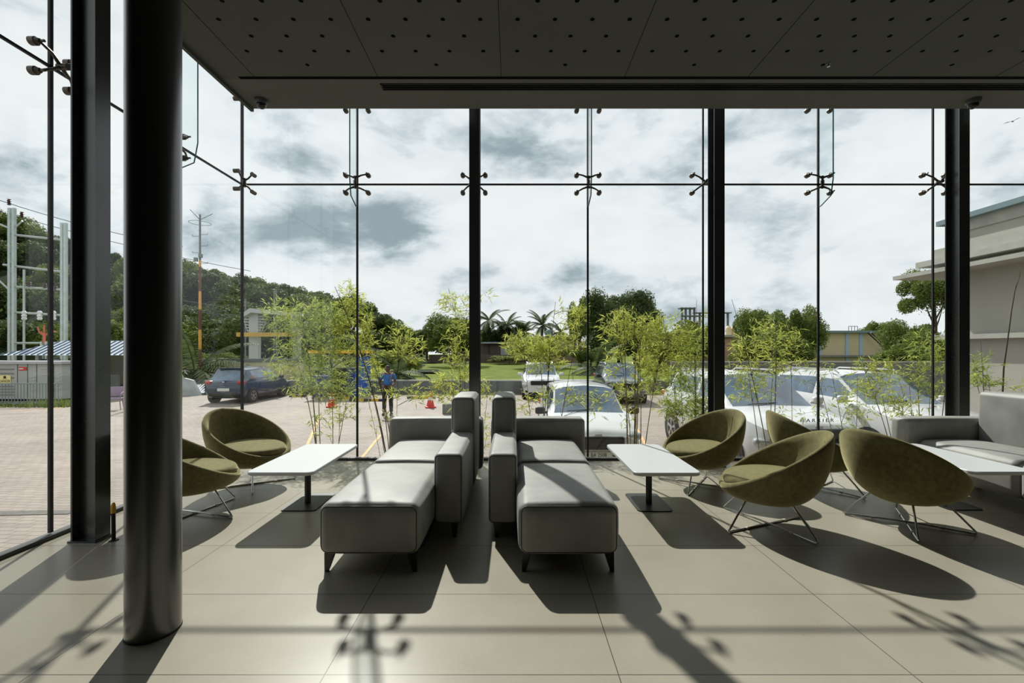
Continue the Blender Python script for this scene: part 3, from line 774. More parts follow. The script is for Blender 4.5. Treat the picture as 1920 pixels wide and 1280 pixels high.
for (px, yt, w_, lab) in ((395, 658, 60, 'shrub on the bank behind the mast'), (440, 660, 50, 'shrub on the bank behind the blue car'), (545, 684, 60, 'shrub above the wall right of blue car'), (590, 688, 50, 'shrub beside the blue kiosk'), (730, 650, 70, 'shrub above the wall behind the guard'), (768, 668, 50, 'shrub at the left end of the meadow')):
    px_tree('shrub' if px > 500 else 'mid', int(px) % 4, px, yt, 700, 29.5 if px > 500 else 33, w_, 'yellow green ' + lab if px > 500 else 'dull green ' + lab, name='shrub', low=0.0)

def palm(px, ytop, Y, label, size=1.0, base_px=None, nf=15, L_=3.0):
    top = at(px, ytop, Y); b = at(base_px or px, 690, Y)
    t = thing('palm_tree', label, 'palm', (b.x, Y, FZ), 0)
    L_ = L_ * 1.15
    h = top.z - FZ - 1.0 * size; dx = top.x - b.x
    MB().tube([(0, 0, 0), (dx * 0.3, 0.1, h * 0.5), (dx, 0, h)], [0.2 * size, 0.15 * size, 0.13 * size], 8).build('trunk', m_trunk, t)
    RR = random.Random(int(px)); mb = MB()
    for k in range(nf):
        a = 2 * PI * k / nf + RR.uniform(-.2, .2); el = RR.choice((1.15, 0.8, 0.45, 0.1)) + RR.uniform(-.1, .1)
        p = Vector((dx, 0, h)); d = Vector((math.cos(a) * math.cos(el), math.sin(a) * math.cos(el), math.sin(el)))
        seg = 12; ln = L_ * size * RR.uniform(0.85, 1.1); prev = p.copy(); pts = [p.copy()]
        for i in range(seg):
            d = (d + Vector((0, 0, -0.115))).normalized(); prev = prev + d * ln / seg; pts.append(prev.copy())
        side = Vector((-math.sin(a), math.cos(a), 0))
        for i in range(1, seg + 1):
            q = pts[i]; tdir = (pts[i] - pts[i - 1]).normalized(); wl_ = 0.62 * size * math.sin(PI * (i / (seg + 1)) ** 0.7) + 0.1
            for sg in (-1, 1):
                for o_ in (0, 0.5):
                    q2 = pts[i].lerp(pts[i - 1], o_)
                    tip = q2 + side * sg * wl_ * 0.85 + tdir * wl_ * 0.6 + Vector((0, 0, -wl_ * 0.5))
                    mb.add([q2, q2 + tdir * 0.17 * size, tip], [(0, 1, 2)])
        mb.tube(pts, [0.03 * size * (1 - i / (seg + 2)) for i in range(seg + 1)], 4)
    mb.build('fronds', m_palm, t, smooth=False, fix=False)
    return t
palm(917, 588, 64, 'leftmost and tallest coconut palm beyond the field', 1.0)
palm(951, 600, 64, 'coconut palm, second from the left beyond the field', 0.9, 953)
palm(983, 612, 63, 'coconut palm, third from the left, lower than its neighbours', 0.85)
palm(1017, 598, 64, 'coconut palm with thin pale trunk, fourth from the left', 0.9)
palm(1051, 612, 64, 'rightmost coconut palm, half behind the bamboo', 0.75)
def low_palm(px, Y, zt, label, base=-0.5, L_=1.7, nf=12):
    t = palm(px, HZ - (base + 1.6 * L_ / 3 - CAMZ) / Y * F, Y, label, L_ / 3.0, nf=nf)
    t['category'] = 'palm'; t.name = 'fan_palm'; return t
low_palm(365, 24.5, 0, 'young palm with arching fronds left of the mast, behind the wall', L_=3.2, nf=16)
low_palm(745, 26, 0, 'young palm with dark arching fronds right of the guard', L_=2.2)
low_palm(1118, 30, 0, 'young palm behind the grey car at the field edge', L_=2.4)

# ------------------------------------------------------------------ bamboo planted along the glass
m_bam = mat('bamboo leaves', (0.25, 0.31, 0.065, 1), 0.5, spec=0.3, island=0.45, trans=0.55, color2=(0.74, 0.76, 0.18, 1))
m_bam2 = mat('green bamboo leaves', (0.20, 0.27, 0.06, 1), 0.5, spec=0.3, island=0.45, trans=0.52, color2=(0.60, 0.66, 0.16, 1))
m_cane = mat('bamboo cane', (0.16, 0.14, 0.045, 1), 0.5, nscale=9, namt=0.35)
m_cane2 = mat('brown bamboo cane', (0.075, 0.055, 0.03, 1), 0.5, nscale=9, namt=0.3)
def bamboo(px0, Y, canes, blobs, label, leaf=m_bam, cane=m_cane, llen=0.098, dens=1.4):
    """canes: (base px, top px, top py, bend px, r); blobs: (px, py, half width, half height, leaves)"""
    base = at(px0, 700, Y); base.z = GZ
    t = thing('bamboo_clump', label, 'bamboo', base, 0, group='bamboo clumps outside the glass')
    RR = random.Random(int(px0 * 7 + Y * 13)); lines = []
    for (b0, tx, ty, bend, r) in canes:
        dy = RR.uniform(-.22, .22)
        a = at(b0, 700, Y); a.z = GZ; b_ = at(tx, ty, Y); b_.y += dy
        mid = (a + b_) / 2 + Vector((bend / F * Y, dy * .4, 0))
        pts = []
        for k in range(17):
            u = k / 16; pts.append((a * (1 - u) ** 2 + mid * 2 * u * (1 - u) + b_ * u * u) - base)
        lines.append(pts)
        MB().tube(pts, [r * (1 - 0.72 * k / 16) * (1.12 if k % 2 else 0.95) for k in range(17)], 7).build('cane', cane, t)
    mb = MB(); tw = MB()
    def leafq(p, d, ln):
        s_ = d.cross(Vector((RR.gauss(0, 1), RR.gauss(0, 1), RR.gauss(0, 1) + .5)))
        if s_.length < 1e-4: return
        s_.normalize(); w_ = ln * RR.uniform(0.045, 0.072)
        bnd = Vector((0, 0, -ln * RR.uniform(0.02, 0.22)))
        m_ = p + d * ln * 0.42
        mb.add([p, m_ + s_ * w_, p + d * ln + bnd, m_ - s_ * w_], [(0, 1, 2, 3)])
    for (bx, by, hx, hy, n) in blobs:
        n = int(n * dens); c = at(bx, by, Y) - base; sx, sz = hx / F * Y, hy / F * Y
        ntw = max(4, n // 9)
        for i in range(ntw):
            while True:
                q = Vector((RR.uniform(-1, 1), RR.uniform(-1, 1), RR.uniform(-1, 1)))
                if q.length <= 1: break
            p = c + Vector((q.x * sx, q.y * max(0.16, sx * 0.7), q.z * sz))
            # twig back towards the closest cane
            best = min((pt for ln_ in lines for pt in ln_), key=lambda w2: (w2 - p - Vector((0, 0, -0.12))).length)
            o_ = (p - best); out = o_.normalized() if o_.length > 0.05 else Vector((RR.gauss(0, 1), RR.gauss(0, 1), 0.2)).normalized()
            if i % 4 == 0 and o_.length < 0.9:
                tw.tube([best, best.lerp(p, .5) + Vector((0, 0, 0.04)), p], [0.0028, 0.0022, 0.0012], 4)
            dr = (out * 0.6 + Vector((RR.gauss(0, .5), RR.gauss(0, .5), RR.gauss(0, .35) + .05))).normalized()
            for k in range(9):
                pp = p + dr * RR.uniform(-0.08, 0.12)
                d = (dr * 0.8 + Vector((RR.gauss(0, .55), RR.gauss(0, .55), RR.gauss(-.1, .5)))).normalized()
                leafq(pp, d, llen * RR.uniform(0.6, 1.3))
    if tw.v: tw.build('twigs', cane, t, smooth=False, fix=False)
    mb.build('foliage', leaf, t, smooth=False, fix=False)
    return t
bamboo(602, 6.5, [(594, 560, 555, 22, .011), (600, 520, 600, 30, .009), (606, 590, 640, -8, .009), (612, 650, 690, 0, .008), (624, 630, 690, 6, .008), (628, 640, 740, 4, .007)],
       [(540, 600, 44, 40, 620), (590, 585, 40, 24, 380), (560, 650, 48, 44, 640), (610, 630, 40, 50, 620), (520, 690, 30, 20, 160), (600, 700, 50, 40, 640), (640, 680, 44, 40, 560), (630, 735, 55, 26, 420), (570, 730, 30, 16, 120), (612, 790, 40, 30, 130), (645, 770, 30, 20, 80)],
       'leafy bamboo clump outside, behind the left white table', m_bam2)
bamboo(734, 6.6, [(734, 636, 540, 40, .013), (740, 655, 560, 42, .011), (728, 680, 700, 18, .006), (738, 700, 620, 10, .008), (745, 745, 680, -4, .006), (724, 690, 740, 10, .005)],
       [(652, 565, 26, 28, 360), (640, 610, 28, 30, 360), (675, 600, 28, 34, 330), (690, 645, 30, 30, 300), (745, 640, 34, 30, 240), (700, 695, 20, 26, 150), (770, 660, 30, 22, 150), (765, 735, 38, 14, 150), (690, 730, 30, 18, 130), (800, 745, 26, 10, 70), (720, 790, 30, 24, 60)],
       'tall leaning bamboo clump outside, left of the sofas', m_bam, m_cane2)
bamboo(862, 6.6, [(866, 850, 560, 10, .010), (872, 872, 600, -4, .010), (858, 838, 650, 8, .008), (880, 905, 640, 0, .007), (888, 915, 720, 4, .006)],
       [(858, 572, 34, 18, 230), (838, 568, 18, 14, 60), (862, 610, 20, 24, 130), (850, 655, 26, 30, 220), (870, 690, 24, 30, 260), (845, 735, 26, 30, 260), (908, 735, 20, 20, 120), (820, 720, 24, 22, 120), (908, 810, 16, 40, 130), (880, 760, 20, 24, 140), (905, 558, 12, 14, 30)],
       'airy bamboo clump outside, behind the centre post', m_bam)
bamboo(1018, 6.5, [(1008, 1042, 565, -4, .009), (1016, 1030, 630, 4, .010), (1024, 1010, 620, 8, .009), (1030, 1075, 650, -8, .008), (1010, 980, 640, 0, .006)],
       [(990, 650, 44, 24, 560), (960, 640, 18, 10, 100), (1030, 668, 30, 26, 360), (1010, 690, 22, 14, 130), (1065, 600, 20, 26, 120), (1085, 590, 14, 18, 110), (1075, 640, 22, 22, 150), (1050, 640, 18, 18, 130), (1045, 585, 16, 18, 30), (1035, 740, 50, 20, 130), (1090, 745, 40, 18, 150), (985, 760, 22, 24, 120), (1120, 770, 22, 16, 50)],
       'bamboo clump outside with yellow green tufts, behind the right sofa', m_bam, m_cane2)
bamboo(1186, 6.5, [(1180, 1165, 575, 0, .010), (1184, 1184, 600, 6, .012), (1188, 1205, 590, -8, .011), (1192, 1215, 620, -6, .011), (1196, 1200, 680, 8, .010), (1176, 1168, 700, 0, .008), (1198, 1240, 640, -10, .009), (1186, 1155, 620, 14, .008)],
       [(1165, 608, 34, 26, 420), (1205, 625, 40, 36, 560), (1245, 625, 34, 34, 420), (1155, 650, 22, 30, 240), (1210, 690, 26, 44, 560), (1250, 680, 30, 34, 380), (1285, 650, 30, 36, 340), (1165, 735, 26, 18, 170), (1150, 700, 16, 14, 60), (1180, 780, 16, 30, 60), (1220, 735, 20, 20, 130)],
       'dense bamboo clump outside with many canes, above the right white table', m_bam)
bamboo(1302, 6.5, [(1290, 1278, 680, 0, .008), (1298, 1296, 640, 2, .009), (1306, 1312, 560, 0, .009), (1312, 1318, 700, 3, .008), (1284, 1262, 740, 0, .007)],
       [(1300, 700, 32, 36, 420), (1285, 760, 34, 34, 560), (1318, 770, 20, 40, 380), (1258, 765, 22, 14, 260), (1310, 640, 24, 30, 240), (1325, 600, 14, 30, 80), (1268, 720, 24, 18, 180)],
       'bushy green bamboo clump outside, beside the second dark post', m_bam2)
bamboo(1440, 6.6, [(1452, 1366, 562, 14, .009), (1440, 1440, 600, 6, .010), (1434, 1400, 640, 8, .008), (1446, 1470, 620, -6, .008), (1486, 1478, 600, 2, .006)],
       [(1438, 622, 34, 26, 340), (1400, 655, 30, 24, 260), (1395, 700, 32, 30, 330), (1445, 665, 40, 26, 330), (1430, 720, 34, 30, 330), (1480, 640, 30, 30, 260), (1470, 690, 26, 20, 160), (1400, 740, 26, 16, 130), (1455, 780, 30, 16, 70), (1500, 690, 24, 20, 110)],
       'tall bamboo clump outside with one bare leaning cane', m_bam, dens=0.85)
bamboo(1592, 6.4, [(1584, 1530, 700, 12, .008), (1590, 1556, 720, 10, .008), (1596, 1592, 700, 0, .006)],
       [(1525, 715, 26, 16, 90), (1570, 770, 34, 30, 190), (1600, 780, 22, 26, 150), (1540, 690, 20, 18, 70), (1520, 775, 30, 14, 50)],
       'sparse low bamboo clump outside, between the olive chairs', m_bam2, dens=0.7)
bamboo(1672, 6.5, [(1690, 1620, 700, 16, .009), (1696, 1660, 680, 12, .008), (1684, 1690, 740, 0, .008)],
       [(1625, 700, 30, 20, 260), (1655, 690, 26, 18, 240), (1615, 730, 36, 22, 300), (1660, 735, 34, 30, 460), (1690, 765, 24, 24, 300), (1590, 745, 18, 14, 70), (1700, 780, 20, 14, 90), (1630, 770, 26, 16, 90)],
       'bushy bamboo clump outside with arching tops, before the second white car', m_bam, dens=0.85)
bamboo(1736, 6.7, [(1737, 1735, 660, 0, .010), (1740, 1752, 640, 2, .009), (1732, 1722, 670, 0, .007), (1744, 1768, 640, 0, .007)],
       [(1735, 660, 34, 34, 440), (1715, 700, 24, 26, 240), (1755, 690, 22, 34, 260), (1745, 740, 26, 24, 170), (1770, 640, 14, 24, 110)],
       'upright bamboo clump outside, left of the rightmost dark post', m_bam2, dens=0.9)
bamboo(1855, 6.8, [(1868, 1830, 690, 8, .007), (1880, 1856, 700, 8, .008), (1850, 1828, 640, 0, .007)],
       [(1835, 690, 20, 22, 200), (1860, 715, 24, 12, 130), (1830, 715, 14, 16, 100), (1890, 725, 16, 6, 30)],
       'low bamboo clump outside, right of the rightmost dark post', m_bam2)
stk = thing('bamboo_shoot', 'single bare curved bamboo shoot against the grey building', 'bamboo', (at(1880, 700, 6.9).x, 6.9, GZ))
pts = [at(px, py, 6.9) - Vector(stk.location) for px, py in ((1880, 735), (1882, 690), (1889, 640), (1897, 580), (1903, 545), (1911, 520))]
MB().tube([(0, 0, 0)] + pts, [0.012, 0.011, 0.010, 0.0085, 0.007, 0.006, 0.003], 8).build('cane', m_cane2, stk)
sh = MB()
for p in pts[3:]: sh.tube([p, p + Vector((0.02, 0, 0.12))], [0.008, 0.001], 5)
sh.build('sheath', m_cane, stk)
# ------------------------------------------------------------------ cars
m_cwhite = mat('white car paint', (0.66, 0.665, 0.67, 1), 0.22, coat=0.6, nscale=0.6, namt=0.02)
m_cblue = mat('dark blue car paint', (0.007, 0.022, 0.060, 1), 0.2, coat=0.8, nscale=0.6, namt=0.05)
m_cgrey = mat('slate grey car paint', (0.10, 0.125, 0.15, 1), 0.22, metal=0.3, coat=0.7, nscale=0.6, namt=0.05)
m_cglass = mat('car glass', (0.085, 0.135, 0.20, 1), 0.03, metal=0.3, spec=1.0, coat=1.0, nscale=2.5, namt=0.5)
m_plast = mat('black car plastic', (0.014, 0.014, 0.015, 1), 0.5, nscale=9, namt=0.15)
m_silver = mat('alloy wheel', (0.5, 0.5, 0.5, 1), 0.3, metal=0.8, nscale=9, namt=0.1)
m_tyre = mat('tyre', (0.02, 0.02, 0.02, 1), 0.8, nscale=12, namt=0.2)
m_red = mat('red lamp lens', (0.45, 0.015, 0.015, 1), 0.15, coat=0.5, nscale=14, namt=0.25)
m_lamp = mat('headlamp glass', (0.42, 0.45, 0.47, 1), 0.08, metal=0.4, nscale=12, namt=0.4)
m_plate = mat('number plate white', (0.72, 0.72, 0.68, 1), 0.4, nscale=30, namt=0.04)
m_ink = mat('plate ink', (0.012, 0.012, 0.012, 1), 0.5, nscale=30, namt=0.1)
def car(name, label, loc, rz, paint, P, plate=None, badge=None, rails=False, clad=True, plate_rear=False, lamp_rear=False):
    """Local frame: nose towards -y, x across, z up, origin on the ground under the middle."""
    L_, W, H = P['L'], P['W'], P['H']; hw = W / 2
    t = thing(name, label, 'car', loc, rz)
    y0 = -L_ / 2                                     # nose
    cow, rf, rr, tl = (y0 + P[k] for k in ('cowl', 'roof0', 'roof1', 'tail'))   # windscreen base, roof start, roof end, rear glass base
    end = L_ / 2
    belt, hood, nose = P['belt'], P['hood'], P['nose']
    top = [(y0, nose - 0.10), (y0 + 0.10, nose), (y0 + 0.5, lerp(nose, hood, .6)), (cow, hood), (rf, H - 0.03), (lerp(rf, rr, .4), H), (rr, H - 0.035), (tl, P.get('deck', belt + .02)), (end - 0.02, P.get('deck', belt + .02) - 0.05), (end, P.get('deck', belt) - 0.18)]
    beltz = [(y0, nose - 0.14), (y0 + 0.3, nose - 0.06), (cow, hood - 0.03), (tl, belt + 0.05), (end, P.get('deck', belt) - 0.2)]
    wid = [(y0, .74), (y0 + 0.12, .88), (y0 + 0.45, .975), (y0 + 1.0, 1.0), (end - 0.9, 1.0), (end - 0.3, .955), (end - .04, .88), (end, .82)]
    sill = [(y0, .30), (y0 + .25, .22), (end - .25, .24), (end, .38)]
    gmax = H - belt
    ys = sorted(set([y0 + L_ * k / 52 for k in range(53)] + [cow, rf, rr, tl, y0 + .05, end - .05] + [P['bp'] + y0 - .05, P['bp'] + y0 + .05]))
    ys = [y for i, y in enumerate(ys) if i == 0 or y - ys[i - 1] > 0.012]
    rings = []
    def lin(tab, x):
        for (a, b), (c, d) in zip(tab, tab[1:]):
            if x <= c: return lerp(b, d, (x - a) / (c - a)) if x >= a else b
        return tab[-1][1]
    for y in ys:
        w_ = hw * interp(wid, y); zt = lin(top, y); zb = min(lin(beltz, y), zt - 0.015); zs = interp(sill, y)
        g_ = max(0, min(1, (zt - zb) / gmax)); g_ = g_ ** 0.8
        rh = hw * P.get('roofw', .70)
        def mix(a, b): return lerp(a, b, g_)
        half = [(w_ * .55, zs - .03), (w_ * .90, zs), (w_ * .985, zs + .13), (w_ * 1.0, lerp(zs, zb, .55)), (w_ * .985, lerp(zs, zb, .82)), (mix(w_ * .95, w_ * .935), zb),
                (mix(w_ * .91, w_ * .90), lerp(zb, zt, .12)), (mix(w_ * .86, lerp(w_ * .9, rh, .80)), lerp(zb, zt, mix(.5, .78))), (mix(w_ * .81, rh), lerp(zb, zt, mix(.62, .90))), (mix(w_ * .45, rh * .72), lerp(zb, zt, mix(.86, .985))), (0, zt + mix(0.012, .02))]
        rings.append([Vector((x, y, z)) for x, z in half] + [Vector((-x, y, z)) for x, z in reversed(half[:-1])])
    n = len(rings[0]); m = len(ys)
    groups = {k: [] for k in ('body', 'windscreen', 'rear_window', 'side_window', 'side_window2')}
    for i in range(m - 1):
        ym = (ys[i] + ys[i + 1]) / 2
        for k in range(n - 1):
            kk = k if k < 10 else n - 2 - k          # 0..9 from sill to roof centre
            key = 'body'
            if cow < ym < rf - 0.01 and kk in (8, 9): key = 'windscreen'
            elif rr < ym < tl and kk in (8, 9): key = 'rear_window'
            elif kk == 6 and lerp(cow, rf, .50) < ym < P['sw1'] + y0 and abs(ym - (P['bp'] + y0)) > .05: key = 'side_window' if k < 10 else 'side_window2'
            groups[key].append((i, k))
    def sub(keys, off, name, m_, par, flt=None):
        idx = {}; mb = MB()
        for (i, k) in groups[keys]:
            if flt and not flt(i, k): continue
            f_ = []
            for (a, b) in ((i, k), (i, k + 1), (i + 1, k + 1), (i + 1, k)):
                if (a, b) not in idx: idx[(a, b)] = len(mb.v); mb.v.append(tuple(rings[a][b]))
                f_.append(idx[(a, b)])
            mb.f.append(f_); mb.mi.append(0)
        return mb.build(name, m_, par, angle=38) if mb.f else None
    # body with end caps and floor
    idx = {}; mb = MB()
    def vid(a, b):
        if (a, b) not in idx: idx[(a, b)] = len(mb.v); mb.v.append(tuple(rings[a][b]))
        return idx[(a, b)]
    for (i, k) in groups['body']:
        mb.f.append([vid(i, k), vid(i, k + 1), vid(i + 1, k + 1), vid(i + 1, k)]); mb.mi.append(0)
    for i in (0, m - 1):
        for k in range(10):                           # quad strips close the nose and the tail
            a, b, c_, d = vid(i, k), vid(i, k + 1), vid(i, n - 2 - k), vid(i, n - 1 - k)
            mb.f.append([a, b, c_, d] if c_ != b else [a, b, d]); mb.mi.append(0)
    for i in range(m - 1):
        mb.f.append([vid(i, 0), vid(i + 1, 0), vid(i + 1, n - 1), vid(i, n - 1)]); mb.mi.append(0)
    body = mb.build('body', paint, t, angle=38)
    ws = sub('windscreen', 0, 'windscreen', m_cglass, t); sub('rear_window', 0, 'rear_window', m_cglass, t)
    for key in ('side_window', 'side_window2'):
        sub(key, 0, 'side_window', m_cglass, t, lambda i, k: ys[i] < P['bp'] + y0); sub(key, 0, 'side_window', m_cglass, t, lambda i, k: ys[i] > P['bp'] + y0)
    # wiper
    MB().tube([(-hw * .5, cow - .01, hood + .03), (hw * .1, cow + .05, hood + .055)], .008, 5).build('wiper', m_plast, t)
    # wheels
    r = P['wr']
    for sx in (-1, 1):
        for wy in (y0 + P['wf'], y0 + P['wb']):
            MB().cyl((sx * (hw * .80), wy, r + .01), (sx * (hw * 1.0 + .004), wy, r + .01), r * 1.13, n=28).build('wheel_arch', m_plast, t)
            M = Matrix.Rotation(sx * PI / 2, 3, 'Y')
            tb = MB().lathe([(r * .62, -.10), (r * .93, -.10), (r, -.06), (r, .055), (r * .95, .085), (r * .66, .09), (r * .62, .07)], (sx * (hw - .075), wy, r), 28, M).build('wheel', m_tyre, t)
            rm = MB().lathe([(r * .66, .06), (r * .66, .088), (r * .58, .085), (r * .56, .03), (.05, .03)], (sx * (hw - .075), wy, r), 28, M)
            for k in range(5):
                for o_ in (-.09, .09):
                    a = 2 * PI * k / 5 + o_
                    c_ = Vector((math.cos(a) * r * .33, math.sin(a) * r * .33, .07)); c_ = M @ c_
                    rm.box(c_ + Vector((sx * (hw - .075), wy, r)), (r * .6, .028, .03), M @ Matrix.Rotation(a, 3, 'Z'))
            rm.lathe([(.05, .06), (.055, .088), (.02, .092)], (sx * (hw - .075), wy, r), 14, M)
            rm.build('rim', m_silver, tb, angle=30)
    # mirrors, handles
    for sx in (-1, 1):
        mm = MB(); my = lerp(cow, rf, .34)
        mm.rbox((sx * (hw + .10), my, belt + .07), (.20, .12, .15), .05, 3, 2)
        mm.rbox((sx * (hw - .01), my, belt + .03), (.10, .06, .05), .02, 2, 1)
        mm.build('mirror', P.get('mirror', paint), t)
        for hy in (P['bp'] - .28, P['bp'] + .85):
            MB().rbox((sx * (hw * .995), y0 + hy, belt - .12), (.03, .17, .03), .012, 2, 1).build('door_handle', paint, t)
    # front end
    fy = y0 - 0.012
    nz = nose
    gw = P.get('grille', (.62, .20, .60))              # half width share, height, centre z
    MB().rbox((0, y0 + .02, gw[2]), (W * gw[0], .09, gw[1]), .04, 3, 3, (0, .0, 0)).build('grille', m_plast, t)
    gm = MB()
    for k in range(1, 4): gm.box((0, y0 - .03, gw[2] - gw[1] / 2 + gw[1] * k / 4), (W * gw[0] * .9, .012, .012))
    gm.build('grille_bar', m_silver if P.get('chrome') else m_plast, t)
    MB().rbox((0, y0 + .03, .31), (W * .70, .10, .12), .04, 3, 2).build('lower_intake', m_plast, t)
    MB().rbox((0, y0 - .03, gw[2] + gw[1] / 2 + .03), (.13, .02, .045), .01, 2, 1).build('emblem', m_silver, t)
    for sx in (-1, 1):
        hl = P.get('lamp', (.74, .16, .13, .62))
        MB().rbox((sx * hw * hl[0], y0 + .16, hl[3]), (.32, .22, hl[2]), .06, 3, 2, M=Matrix.Rotation(sx * .45, 3, 'Z')).build('headlight', m_lamp, t)
        MB().rbox((sx * hw * .78, y0 + .10, .40), (.16, .14, .10), .04, 3, 2).build('fog_lamp', m_plast, t)
    # rear end
    for sx in (-1, 1):
        MB().rbox((sx * hw * .765, end - .15, belt - .05), (.30, .24, .16), .05, 3, 2, M=Matrix.Rotation(-sx * .45, 3, 'Z')).build('tail_light', m_red, t)
    MB().rbox((0, end - .03, .40), (W * .72, .10, .16), .05, 3, 2).build('rear_bumper_trim', m_plast, t)
    MB().rbox((0, end - .005, belt - .02), (.10, .02, .06), .01, 2, 1).build('rear_emblem', m_silver, t)
    MB().rbox((0, rr + .02, H - .03), (W * .60, .16, .03), .014, 2, 2).build('roof_spoiler', paint, t)
    if clad:
        for sx in (-1, 1): MB().rbox((sx * (hw * .985), 0, .27), (.05, P['wb'] - P['wf'] - 2.1 * r, .12), .02, 2, 2).build('sill_cladding', m_plast, t)
    if rails:
        for sx in (-1, 1): MB().tube([(sx * hw * .68, rf + .1, H - .03), (sx * hw * .69, rf + .22, H + .045), (sx * hw * .69, rr - .25, H + .03), (sx * hw * .68, rr - .1, H - .04)], .018, 8).build('roof_rail', m_silver, t)
    MB().tube([(0, rr - .15, H), (0, rr + .05, H + .22)], [.008, .003], 5).build('antenna', m_plast, t)
    if plate:
        pl_ = MB().rbox((0, y0 - .035, plate[1]), (.50, .012, .12), .005, 2, 1).build('number_plate', m_plate, t)
        if plate[0]: text_mesh(plate[0], .105, .001, 'plate_lettering', m_ink, pl_, Matrix.Translation((0, y0 - .043, plate[1])) @ FRONT @ Matrix.Diagonal((.78, 1, 1, 1)))
        MB().tube([(x, y0 - .041, plate[1] + z) for x, z in ((-.245, -.055), (.245, -.055), (.245, .055), (-.245, .055))], .003, 4, True).build('plate_border', m_ink, pl_)
    if plate_rear:
        MB().rbox((0, end - .002, .60), (.50, .02, .12), .005, 2, 1).build('number_plate', m_plate, t)
    if badge:
        text_mesh(badge[0], badge[1], .004, 'hood_lettering', m_ink, t, Matrix.Translation((0, badge[2] + y0, badge[3])) @ FRONT @ Matrix.Diagonal((1.25, 1, 1, 1)))
    return t
HATCH = dict(L=3.99, W=1.745, H=1.51, cowl=.98, roof0=1.62, roof1=3.45, tail=3.84, belt=.94, hood=1.0, nose=.80, bp=2.15, sw1=3.25, wr=.31, wf=.80, wb=3.32, grille=(.55, .24, .58), lamp=(.745, .16, .14, .68))
SUV = dict(L=4.0, W=1.77, H=1.62, cowl=1.02, roof0=1.60, roof1=3.62, tail=3.88, belt=1.05, hood=1.10, nose=.95, bp=2.15, sw1=3.4, wr=.335, wf=.80, wb=3.30, grille=(.60, .20, .78), lamp=(.82, .16, .16, .66), roofw=.74)
MID = dict(L=4.3, W=1.79, H=1.64, cowl=1.1, roof0=1.72, roof1=3.8, tail=4.12, belt=1.06, hood=1.10, nose=.97, bp=2.3, sw1=3.6, wr=.34, wf=.86, wb=3.47, grille=(.66, .26, .76), lamp=(.80, .16, .12, .95), roofw=.74)
BIG = dict(L=4.6, W=1.92, H=1.79, cowl=1.18, roof0=1.95, roof1=3.95, tail=4.4, belt=1.20, hood=1.20, nose=1.05, bp=2.5, sw1=3.9, wr=.37, wf=.92, wb=3.66, grille=(.74, .24, .85), lamp=(.84, .16, .14, .72), roofw=.74, chrome=False)
car('hatchback_car', 'white hatchback parked nose to the glass, right behind the two sofas', (1.55, 8.0 + 2.0, GZ), 0, m_cwhite, dict(HATCH, mirror=m_plast), plate=('BA 2508', .375))
car('blue_car', 'dark blue hatchback at left seen from behind with red tail lamps', (-12.0, 19.2 + 1.3, GZ), PI, m_cblue, dict(HATCH, mirror=m_plast), plate_rear=True)
car('compact_car', 'small white crossover by the back wall, nose to the camera', (1.36, 19.9 + 2.0, GZ), 0.0, m_cwhite, SUV, rails=True, plate=('', .60))
car('grey_car', 'slate grey crossover parked by the back wall behind the bamboo', (4.85, 18.3 + 2.1, GZ), -0.05, m_cgrey, dict(MID, mirror=m_plast), rails=True, plate=('', .52))
def harrier(front_x, front_y, rz, label, badge=True):
    cx_ = front_x + math.sin(-rz) * -2.3; 
    d = Vector((math.sin(rz), -math.cos(rz), 0))
    p = Vector((front_x, front_y, GZ)) - d * 2.3
    return car('white_suv', label, p, rz, m_cwhite, BIG, rails=True, badge=('H A R R I E R', .080, .02, 1.105) if badge else None, plate=('', .55))
harrier(4.98, 7.25, 0.035, 'big white car with hood lettering, parked right of the second post')
harrier(7.75, 7.55, 0.035, 'big white car furthest right, behind the rightmost post', badge=False)
# ------------------------------------------------------------------ things in and beyond the car park
m_cone = mat('orange red cone plastic', C(205, 50, 35), 0.5, nscale=9, namt=0.1)
m_wht = mat('white plastic band', (0.7, 0.7, 0.7, 1), 0.4, nscale=9, namt=0.06)
m_orange = mat('orange cone top', C(225, 95, 35), 0.5, nscale=9, namt=0.1)
def cone(px, py, label, h=.62):
    p = ground(px, py); t = thing('traffic_cone', label, 'cone', p, 0.3, group='traffic cones')
    MB().rbox((0, 0, .03), (.40, .40, .06), .02, 2, 1).build('base', m_cone, t)
    def seg(z0, z1, m_, nm):
        r = lambda z: lerp(.155, .035, (z - .06) / (h - .06))
        MB().lathe([(r(z0), z0), (r(z1), z1)], n=20).build(nm, m_, t)
    seg(.06, .30, m_cone, 'body'); seg(.30, .42, m_wht, 'reflective_band'); seg(.42, .50, m_cone, 'body'); seg(.50, h, m_orange, 'tip')
    return t
cone(622, 763, 'red and white traffic cone behind the leafy bamboo at left')
cone(807, 764, 'red traffic cone with orange tip right of the guard')
m_kerb = mat('kerb stop black', (0.03, 0.03, 0.03, 1), 0.7, nscale=8, namt=0.2)
m_kerby = mat('kerb stop yellow', C(190, 150, 40), 0.7, nscale=8, namt=0.2)
def stop(px, py, L_, rz, label):
    p = ground(px, py); t = thing('wheel_stop', label, 'wheel stop', p, rz, group='wheel stops')
    pr = [(-.08, 0), (.08, 0), (.05, .11), (-.05, .11)]
    n = 5
    for k in range(n):
        a, b = lerp(-L_ / 2, L_ / 2, k / n), lerp(-L_ / 2, L_ / 2, (k + 1) / n)
        MB().prism(pr, a, b, 'x').build('black_block' if k % 2 == 0 else 'yellow_block', m_kerb if k % 2 == 0 else m_kerby, t, smooth=False)
stop(558, 744, .75, 0, 'short black and yellow wheel stop right of the blue car')
stop(640, 748, 1.3, 0.1, 'black and yellow wheel stop beside the blue kiosk')
